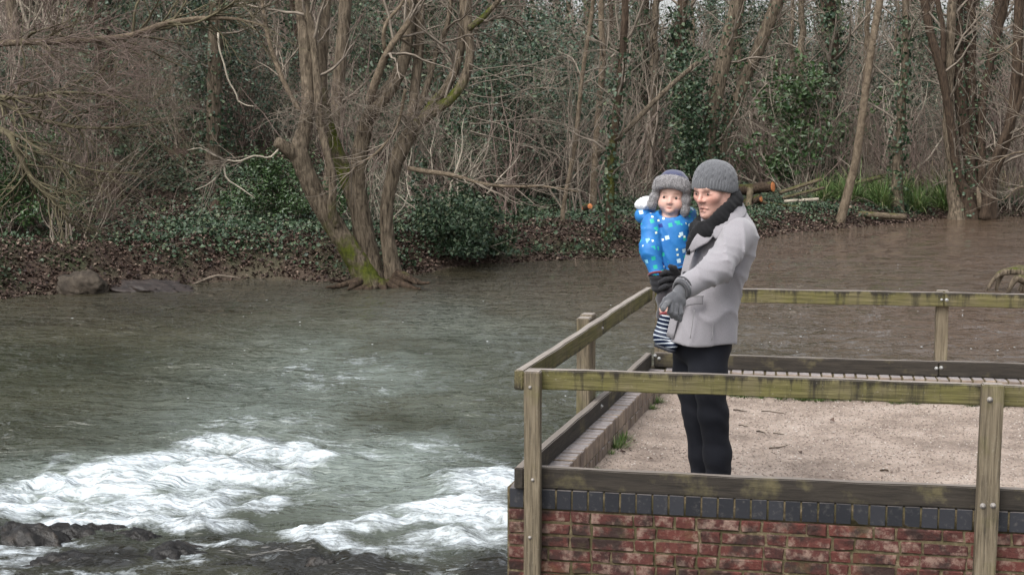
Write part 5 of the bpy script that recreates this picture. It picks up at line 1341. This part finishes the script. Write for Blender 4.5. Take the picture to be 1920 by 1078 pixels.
# skirt flutes and soft creases of the body of the coat
fl.d += .007 * np.sin(ang * 5 + 1.0 + 2 * z) * smoothstep(1.12, .88, z) - .011 * (1 - np.abs(np.sin(ang * 2.2 + z * 15 + 1.2 * np.sin(z * 7 + ang * 3)))) ** 4 * smoothstep(.9, 1.05, z) * smoothstep(1.32, 1.15, z) + .0018 * np.sin(z * 46 + 3.2 * np.sin(ang * 2 + z * 5)) * smoothstep(.95, 1.1, z) * smoothstep(1.3, 1.15, z) + (-.009 * (1 - np.abs(np.sin(p[..., 0] * 13 + z * 17 + 1.5 * np.sin(z * 9)))) ** 3) * smoothstep(1.08, 1.25, z)
hem_ = .888 + .006 * np.sin(ang * 4); fl.d = np.where(z < hem_ + .02, np.maximum(fl.d, hem_ - z), fl.d)
def sleeve(sh, el, wr, r, k):
    a = fl.cap(sh, el, r[0], r[1]); b = fl.cap(el, wr, r[1], r[2]); d = smin(a, b, .03)
    ax = norm(wr - sh).astype(np.float32); t = (p - np.asarray(sh, np.float32)) @ ax; L = float(np.linalg.norm(wr - sh))
    e = np.cross(ax, [0, 0, 1.]); s2 = (p - np.asarray(sh, np.float32)) @ e.astype(np.float32); up_ = (p - np.asarray(sh, np.float32)) @ np.cross(e, ax).astype(np.float32)
    d = d + (.004 - .015 * (1 - np.abs(np.sin(t * 19 + s2 * 30 + 1.3 * np.sin(up_ * 20 + t * 7)))) ** 2.8) * smoothstep(-.03, .06, t) * smoothstep(L * 1.02, L * .7, t) + (.001 - .006 * (1 - np.abs(np.sin(t * 44 - up_ * 34 + 1.1 * np.sin(s2 * 40)))) ** 3) * smoothstep(.05, .18, t) * smoothstep(L, L * .6, t)
    cut_ = (p - np.asarray(wr, np.float32)) @ norm(wr - el).astype(np.float32)
    fl.add(np.maximum(d, cut_), k)
sleeve(shR, elR, wrR, (.082, .068, .052), .05)
sleeve(shL, elL, wrL, (.085, .072, .056), .035)
fl.sub(fl.ell(at(1357, 392, YM), (.085, .085, .06)), .02)                  # neck opening
body_part('coat', fl, M['coat'], man, None, 2)
def strip(name, pts, w, th, nrm, mat, n=18, parent=man, taper=None):
    """soft flat band following pts; nrm points off the body"""
    P = spline(pts, n); t = norm(np.gradient(P, axis=0)); N = norm(np.broadcast_to(np.asarray(nrm, float), P.shape) if np.ndim(nrm) == 1 else spline(nrm, n)); B = norm(np.cross(t, N)); N = np.cross(B, t)
    a = np.arange(12) / 12 * 2 * math.pi; ww = w * (np.ones(n) if taper is None else np.interp(np.linspace(0, 1, n), *taper))
    sq = lambda c: np.sign(c) * np.abs(c) ** .55
    V = P[:, None] + B[:, None] * (sq(np.cos(a)) * .5)[None, :, None] * ww[:, None, None] + N[:, None] * (sq(np.sin(a)) * th * .5)[None, :, None]
    idx = np.arange(n * 12).reshape(n, 12); nx_ = np.roll(idx, -1, 1); F = np.stack([idx[:-1], nx_[:-1], nx_[1:], idx[1:]], -1).reshape(-1, 4)
    c0 = n * 12; V = np.concatenate([V.reshape(-1, 3), P[:1], P[-1:]])
    T3 = np.concatenate([np.stack([np.full(12, c0), nx_[0], idx[0]], -1), np.stack([np.full(12, c0 + 1), idx[-1], nx_[-1]], -1)])
    return link(name, mesh_np(name, V, [F, T3], True), mat, parent)
# collar and lapel lie on the shoulders and chest
strip('collar', [m_(1366, 372, .14), m_(1388, 380, .05), m_(1391, 390, -.06), m_(1376, 405, -.145), m_(1352, 424, -.175), m_(1334, 440, -.18)], .075, .016, [(0, .9, .4), (.8, .3, .5), (.8, -.5, .5), (.2, -.9, .5), (-.3, -.9, .4), (-.4, -.9, .3)], M['coat'], 26)
strip('lapel', [m_(1340, 428, -.165), m_(1322, 442, -.172), m_(1306, 456, -.165), m_(1294, 470, -.14)], .07, .012, (-.5, -.85, .2), M['coat'], 16, taper=([0, .4, 1], [.7, 1.1, .35]))
strip('placket', [m_(1296, 468, -.135), m_(1287, 500, -.135), m_(1279, 540, -.13), m_(1266, 590, -.12), m_(1256, 632, -.1)], .05, .008, (-.75, -.65, .0), M['coat'], 16)
strip('pocket_flap', [m_(1285, 566, -.185), m_(1302, 563, -.205), m_(1318, 562, -.2)], .045, .011, (-.25, -.97, .0), M['coat'], 10)
strip('pocket_welt', [m_(1286, 558, -.185), m_(1302, 555, -.205), m_(1319, 555, -.2)], .007, .012, (-.25, -.97, .0), M['coat_edge'], 10)
for a_, b_ in (((1302, 580, -.2), (1294, 634, -.215)), ((1340, 575, -.175), (1335, 638, -.215)), ((1392, 442, -.175), (1400, 480, -.1))): strip('seam', [m_(*a_), m_(*[(u_ + v_) / 2 for u_, v_ in zip(a_, b_)]), m_(*b_)], .004, .006, (0, -1, 0), M['coat_edge'], 8)
for px, py, dy in ((1291, 470, -.143), (1283, 512, -.14)): sphere_part('button', m_(px, py, dy), .009, M['button'], man)
# scarf, wound twice
fl = Fld.box((hx - .16, YM - .27, 1.34), (hx + .19, YM + .2, 1.68), .0055)
fl.chain([m_(1378, 362, .06), m_(1380, 372, -.05), m_(1366, 390, -.125), m_(1342, 414, -.15), m_(1320, 428, -.125), m_(1305, 430, -.02), m_(1320, 412, .08), m_(1355, 378, .12), m_(1378, 362, .06)], [.032, .033, .033, .033, .034, .036, .036, .032, .032], .015)
fl.chain([m_(1380, 384, -.06), m_(1356, 410, -.14), m_(1328, 434, -.155), m_(1307, 445, -.12), m_(1300, 446, .0)], [.026, .03, .034, .036, .034], .015)
fl.chain([m_(1306, 440, -.11), m_(1299, 458, -.115), m_(1294, 476, -.12)], [.034, .028, .018], .02)
p = fl.p; fl.d += .0018 * np.sin((p[..., 2] * .8 + p[..., 0] * .75 - p[..., 1] * .2) * 250) + .004 * np.sin(p[..., 0] * 40 + p[..., 2] * 33)
body_part('scarf', fl, M['scarf'], man, None, 1)
# knitted hat: turned up ribbed band and cabled crown
Hc = Om + SM * (np.array([-.012, 0, -.002]) @ AXm); tl = AXm.copy(); tq = R(19); fU = AXm[0] * math.cos(tq) + AXm[2] * math.sin(tq); uU = AXm[2] * math.cos(tq) - AXm[0] * math.sin(tq)
def hat_pt(u, rad_f, rad_l, h): return Hc + np.outer(np.cos(u) * rad_f, fU) + np.outer(np.sin(u) * rad_l, AXm[1]) + np.outer(h, uU)
def hat_band(u, v):
    rib = .0022 * np.cos(u * 46); prof = np.sin(np.clip(v, 0, 1) * math.pi) ** .35
    out = .106 + .012 * prof + rib * prof - .012 * (v > .985); return hat_pt(u, out * 1.06, out * .93, -.012 + .062 * v + .002 * np.sin(u * 3))
def hat_crown(u, v):
    a = v * math.pi / 2; k = np.cos(a) ** .8
    cab = .005 * np.abs(np.sin(u * 5.5)) ** .6 * k + .0028 * np.cos(u * 11) * np.sin(v * 30 + 3.5 * np.cos(u * 22)) * k + .001 * np.cos(u * 66) * k
    return hat_pt(u, (.112 * k + cab) * 1.06, (.112 * k + cab) * .93, .035 + .116 * np.sin(a) + .004 * np.sin(u * 2 + 1) * k)
hat = surf('hat', hat_crown, 240, 40, M['beanie'], man); surf('band', hat_band, 276, 14, M['beanie'], hat)
# short hair at the nape and temple
fl = Fld.box(Om - .16, Om + .16, .005); fl.add(fl.ell(Wm(-.02, 0, .02), np.array([.098, .081, .075]) * SM, AXm))
q = (fl.p - Om.astype(np.float32)) @ AXm.T.astype(np.float32); fl.d = np.maximum(np.maximum(fl.d, q[..., 0] - .012 + .5 * np.maximum(0, -.01 - q[..., 2])), q[..., 2] - .06); body_part('hair', fl, M['hair'], man, None, 1)
# jeans
fl = Fld.box((hx - .27, YM - .27, .03), (hx + .22, YM + .26, .96), .008)
fl.add(fl.ell(m_(1315, 640, .02), (.155, .14, .13)))
fl.chain([m_(1331, 650, -.06), m_(1328, 700, -.085), knL, m_(1345, 850, -.075), anL], [.105, .09, .071, .067, .066], .04)
fl.chain([m_(1297, 650, .09), m_(1292, 700, .08), knR, m_(1314, 850, .06), anR], [.098, .084, .066, .06, .06], .03)
p = fl.p; z = p[..., 2]; kz = float(knL[2])
fl.d += .003 * np.sin(z * 62 + 2.4 * np.sin(p[..., 0] * 26 + p[..., 1] * 18 + z * 7)) * np.exp(-((z - kz) / .13) ** 2) + .0035 * np.sin(z * 70 + 2.2 * np.sin(p[..., 0] * 30 + p[..., 1] * 24)) * np.exp(-((z - .17) / .1) ** 2) + .0025 * np.sin(z * 34 + p[..., 0] * 40) * smoothstep(.5, .7, z)
fl.d = np.maximum(fl.d, .085 - z)
body_part('jeans', fl, M['jeans'], man, None, 1)
for an, d_ in ((anL, 1), (anR, 1)):
    b = np.array([an[0], an[1], 0]); fl = Fld.box(b + [-.25, -.2, -.0], b + [.12, .12, .13], .007); t = b + np.array([fwd[0], fwd[1], 0]) * .17
    fl.add(fl.cap(b + [.03, .02, .045], t + [0, 0, .038], .045, .034)); fl.add(fl.cap(b + [0, 0, .05], b + [0, 0, .1], .045, .045), .03); fl.d = np.maximum(fl.d, .012 - fl.p[..., 2])
    body_part('shoe', fl, M['shoe'], man, None, 1)
# pointing hand in a grey knitted glove
def glove(name, bounds, palm, fingers, thumb, mat, parent, cuff=None, r=.0105):
    pts = np.array([q for f in fingers for q in f] + list(thumb) + [q[0] for q in palm]); fl = Fld.box(pts.min(0) - .05, pts.max(0) + .05, .0028)
    for q in palm: fl.add(fl.cap(q[0], q[1], q[2], q[3]), .014)
    for f in fingers:
        for i in range(len(f) - 1): fl.add(fl.cap(f[i], f[i + 1], r * (1.1 - .06 * i), r * (1.04 - .06 * i)), .0045)
    for i in range(len(thumb) - 1): fl.add(fl.cap(thumb[i], thumb[i + 1], r * 1.2, r * 1.08), .008)
    p = fl.p; fl.d += .0005 * np.sin(p[..., 2] * 1100) + .0007 * np.sin(p[..., 0] * 160 + p[..., 2] * 120)
    return body_part(name, fl, mat, parent, None, 1)
w0 = wrL; k = lambda px, py, dy: m_(px, py, dy)
glove('glove', None, [(k(1277, 545, -.53), k(1268, 560, -.57), .034, .034), (k(1258, 562, -.575), k(1276, 566, -.56), .03, .027), (k(1256, 566, -.59), k(1270, 572, -.575), .024, .024)],
      [[k(1256, 564, -.6), k(1248, 572, -.645), k(1243, 580, -.685)], [k(1259, 571, -.605), k(1256, 585, -.63), k(1261, 593, -.61)], [k(1267, 573, -.6), k(1266, 589, -.615), k(1268, 597, -.6)], [k(1275, 572, -.585), k(1276, 587, -.6), k(1275, 599, -.59)]],
      [k(1262, 552, -.58), k(1249, 562, -.6), k(1241, 575, -.615)], M['glove'], man, r=.0125)
for i, (px, py, dy, r_) in enumerate(((1282, 537.5, -.515, .047), (1279.5, 541, -.526, .046), (1277, 544.5, -.537, .044))):
    axd = norm(wrL - elL); e1 = norm(np.cross(axd, [0, 0, 1.])); e2 = np.cross(axd, e1); c = k(px, py, dy); a = np.linspace(0, 2 * math.pi, 25)
    P = c + r_ * (np.cos(a)[:, None] * e1 + np.sin(a)[:, None] * e2); V, F = tubes(P[None], np.full((1, 25), .0075), 8, False); link('glove_cuff', mesh_np('glove_cuff', V, F, True), M['cuff' if i != 1 else 'glove'], man)
# supporting hand under the child
glove('glove', None, [(k(1276, 528, .06), k(1262, 535, .01), .034, .034), (k(1262, 520, .0), k(1258, 544, .0), .028, .026)],
      [[k(1262, 512, -.02), k(1248, 510, -.06), k(1238, 514, -.05)], [k(1260, 522, -.03), k(1248, 524, -.075), k(1238, 529, -.06)], [k(1258, 534, -.03), k(1247, 537, -.08), k(1239, 541, -.06)], [k(1258, 543, -.02), k(1250, 548, -.06), k(1243, 550, -.05)]],
      [k(1270, 512, -.01), k(1264, 503, -.04), k(1257, 500, -.055)], M['glove_dark'], man, r=.0125)

# ================================================================== the child
kid = empty('person', tuple(at(1248, 520, YM + .08)), 'toddler in blue patterned jacket and furry ear flap hat carried on the man\'s arm', 'person')
AXk = head_axes(R(76), R(3), R(-4)); Ok = at(1260, 368, YM + .08); SK = .79
kx, ky, kz_ = Ok; kc = lambda px, py, dy: at(px, py, YM + .08 + dy)
fl = Fld(axis(kx - .2, kx + .2, kx - .1, kx + .1, .004, 1.2), axis(ky - .2, ky + .2, ky - .1, ky + .1, .004, 1.2), axis(kz_ - .75, kz_ + .13, kz_ - .1, kz_ + .12, .004, 1.2))
Wk = head_field(fl, Ok, AXk, SK, True)
fl.add(fl.cap(Ok + [0, .01, -.05], kc(1254, 430, 0), .04, .05), .03); fl.add(fl.cap(kc(1254, 430, 0), kc(1255, 490, 0), .065, .07), .03)
fl.chain([kc(1226, 425, -.03), kc(1220, 468, -.08), kc(1233, 512, -.09)], [.024, .022, .02], .02); fl.chain([kc(1258, 500, 0), kc(1252, 560, -.12), kc(1244, 625, -.12)], [.05, .04, .03], .02)
body_part('body', fl, M['skin_child'], kid, lambda V: head_tone(V, Ok, AXk, SK, True), 2)
eyes(Wk, SK, kid, AXk[0] + np.array([-.25, 0, -.05]), True)
# jacket
fl = Fld.box((kx - .22, ky - .2, kc(0, 512, 0)[2]), (kx + .2, ky + .2, kc(0, 385, 0)[2]), .0065)
fk = np.array([-math.cos(R(65)), -math.sin(R(65))]); lk = np.array([math.sin(R(65)), -math.cos(R(65))])
zz = lambda py: kc(0, py, 0)[2]
fl.add(fl.loft([(zz(503), kc(1264, 0, 0)[0], ky, .096, .09), (zz(480), kc(1263, 0, 0)[0], ky, .104, .098), (zz(450), kc(1262, 0, 0)[0], ky, .11, .098), (zz(425), kc(1260, 0, 0)[0], ky, .113, .09), (zz(408), kc(1258, 0, 0)[0], ky, .095, .078), (zz(394), kc(1258, 0, 0)[0], ky, .06, .06)], lk, fk))
p = fl.p; z = p[..., 2]
fl.d += .001 - .005 * (1 - np.abs(np.sin(z * 26 + p[..., 0] * 12 + 1.3 * np.sin(p[..., 0] * 24)))) ** 2.5
a = fl.cap(kc(1222, 420, -.03), kc(1219, 468, -.08), .055, .052); b = fl.cap(kc(1219, 468, -.08), kc(1233, 512, -.095), .052, .043); d = smin(a, b, .03) + .002 - .006 * (1 - np.abs(np.sin(z * 38 + p[..., 0] * 14 + 1.2 * np.sin(p[..., 1] * 30)))) ** 2.5
fl.add(np.maximum(d, zz(514) - z + (p[..., 0] - kc(1233, 0, 0)[0]) * .25), .008)
a = fl.cap(kc(1288, 418, .02), kc(1304, 446, .06), .052, .048); fl.add(a + .005 * np.sin(z * 80), .025)
fl.add(fl.cap(kc(1206, 404, .07), kc(1216, 394, .09), .045, .035), .03); fl.add(fl.cap(kc(1292, 402, .06), kc(1270, 404, .09), .04, .04), .03)   # hood folds
fl.d = np.maximum(fl.d, zz(505) - z + .012 * np.sin(p[..., 0] * 60) * 0 - 9 * (p[..., 0] < kc(1246, 0, 0)[0]) * (z < zz(480)))
fl.sub(fl.ell(Wk(.05, 0, -.1), (.055, .06, .03)), .015)
jk = body_part('jacket', fl, M['jacket'], kid, None, 1)
fl = Fld.box(kc(1180, 410, -.1), kc(1240, 355, .25), .006); fl.add(fl.ell(kc(1206, 384, .07), (.045, .05, .032))); fl.add(fl.ell(kc(1216, 379, .09), (.04, .05, .03)), .03); p = fl.p; fl.d += .004 * np.sin(p[..., 0] * 210) * np.sin(p[..., 2] * 190) * np.sin(p[..., 1] * 170)
body_part('hood_lining', fl, M['fleece'], jk, None, 0)
V, F = tubes(np.array([[kc(1233 + 17 * math.cos(a), 514 + 4 * math.sin(a) - 1.5 * math.cos(a), -.095 + .045 * math.sin(a)) for a in np.linspace(0, 6.2832, 20)]]), np.full((1, 20), .006), 6, False); link('cuff_trim', mesh_np('cuff_trim', V, F, True), M['red_trim'], jk)
strip('hem', [kc(1249, 505, -.1), kc(1262, 504, -.105), kc(1280, 500, -.085), kc(1291, 494, -.04)], .012, .012, (-.2, -1, 0), M['jacket'], 10, kid)
# mitten
fl = Fld.box(kc(1205, 560, -.2), kc(1265, 505, .05), .005); fl.add(fl.cap(kc(1233, 520, -.095), kc(1236, 537, -.1), .044, .04)); fl.add(fl.cap(kc(1246, 524, -.11), kc(1252, 540, -.12), .018, .016), .02); fl.d += .002 * np.sin(fl.p[..., 2] * 200)
body_part('mitten', fl, M['glove_dark'], kid, None, 1)
# trousers and striped boots
fl = Fld.box(kc(1215, 605, -.25), kc(1315, 480, .3), .0075); fl.add(fl.ell(kc(1262, 505, .0), (.1, .095, .075))); fl.chain([kc(1258, 512, -.02), kc(1252, 556, -.1), kc(1246, 600, -.11)], [.062, .052, .042], .03); fl.chain([kc(1275, 512, .04), kc(1296, 552, .2), kc(1300, 596, .22)], [.06, .052, .042], .03)
fl.d += .004 * np.sin(fl.p[..., 2] * 80 + fl.p[..., 0] * 40); body_part('trousers', fl, M['dark_trousers'], kid, None, 1)
def boot(top, ank, heel, toe, name='boot'):
    top, ank, heel, toe = map(np.array, (top, ank, heel, toe)); pts = np.array([top, ank, heel, toe]); fl = Fld.box(pts.min(0) - .06, pts.max(0) + .06, .0045)
    fl.add(fl.cap(top, ank, .043, .038)); fl.add(fl.cap(ank, heel, .037, .031), .03); fl.add(fl.cap(heel * .6 + ank * .4, toe, .032, .03), .03)
    ax = norm(top - ank); fl.d = np.maximum(fl.d, (fl.p - top.astype(np.float32)) @ ax.astype(np.float32))
    def st_(V):
        t = (V - ank) @ ax; a2 = norm(toe - heel); s2 = (V - ank) @ a2; c = t - .3 * s2 * smoothstep(.0, -.02, t)
        return {'stripe': c / .0215 + 20}
    o = body_part(name, fl, M['boot'], kid, st_, 1)
    up_ = norm(np.cross(np.cross(toe - heel, ax), toe - heel)); fl = Fld.box(pts[2:].min(0) - .07, pts[2:].max(0) + .07, .005); fl.add(fl.cap(heel - up_ * .028, toe - up_ * .024, .03, .03)); h_ = (fl.p - (heel - up_ * .03).astype(np.float32)) @ up_.astype(np.float32); fl.d = np.maximum(fl.d, np.abs(h_) - .009)
    body_part('sole', fl, M['sole'], o, None, 0); return o
boot(kc(1250, 590, -.12), kc(1242, 628, -.12), kc(1240, 638, -.12), kc(1261, 646, -.16)); boot(kc(1302, 585, .22), kc(1302, 625, .22), kc(1304, 636, .22), kc(1295, 648, .16))
V, F = tubes(np.array([[kc(1250 + 13 * math.cos(a), 590 + 3 * math.sin(a), -.12 + .036 * math.sin(a)) for a in np.linspace(0, 6.2832, 20)]]), np.full((1, 20), .008), 6, False); link('sock', mesh_np('sock', V, F, True), M['red_trim'], kid)
# ear flap hat
fl = Fld.box(Ok - .17, Ok + .17, .0055); fl.add(fl.ell(Wk(-.016, 0, .06), np.array([.122, .108, .112]) * SK, AXk)); q = ((fl.p - Ok.astype(np.float32)) @ AXk.T.astype(np.float32)) / SK
fl.d = np.maximum(fl.d, (-.012 - q[..., 2] + .0 * q[..., 0]) * SK); fl.sub(fl.ell(Wk(.04, 0, -.03), np.array([.12, .088, .115]) * SK, AXk), .01); fl.d += .0025 * np.sin(q[..., 2] * 90) * np.cos(q[..., 1] * 60)
kh = body_part('hat', fl, M['navy'], kid, None, 1)
ff = Fld.box(Ok - .2, Ok + .18, .0048); nf = np.random.default_rng(9)
arc = [(Wk(.035 + .07 * math.cos(a), .104 * math.sin(a), .088 - .03 * abs(math.sin(a)) ** 2)) for a in np.linspace(-1.5, 1.5, 9)]
ff.chain(arc, [.017] * 9, .012); ff.chain([a_ + AXk[2] * .026 - AXk[0] * .008 for a_ in arc[1:-1]], [.017] * 7, .02)
for q_, out, low in ((-1, .03, -.075), (1, .004, -.105)):
    ff.chain([Wk(.035, q_ * .096, .045), Wk(.042, q_ * (.094 + out * .5), -.01), Wk(.04, q_ * (.09 + out), low * .75), Wk(.036, q_ * (.086 + out), low)], [.018, .02, .021, .015], .02)
p = ff.p; ff.d += .003 * np.sin(p[..., 0] * 260 + 3 * np.sin(p[..., 2] * 120)) * np.sin(p[..., 2] * 240 + 2 * np.sin(p[..., 1] * 200))
Vf, Ff = ff.mesh(); fo_ = link('fur', mesh_np('fur', relax(Vf, Ff, 1, .4), Ff, True), M['fur'], kh)
# pile of the fur
tri = Vf[Ff]; nn = norm(np.cross(tri[:, 1] - tri[:, 0], tri[:, 2] - tri[:, 0])); i = nf.integers(0, len(Ff), 9000); s0 = tri[i].mean(1); dd = norm(nn[i] + nf.normal(size=(9000, 3)) * .45 + [0, 0, -.25]) * nf.uniform(.003, .0075, (9000, 1)); sd_ = norm(np.cross(dd, nf.normal(size=(9000, 3)))) * .0009
V = np.stack([s0 - sd_, s0 + sd_, s0 + dd], 1).reshape(-1, 3); tag(link('fur_pile', mesh_np('fur_pile', V, np.arange(27000).reshape(-1, 3)), M['fur'], kh), kind='stuff')
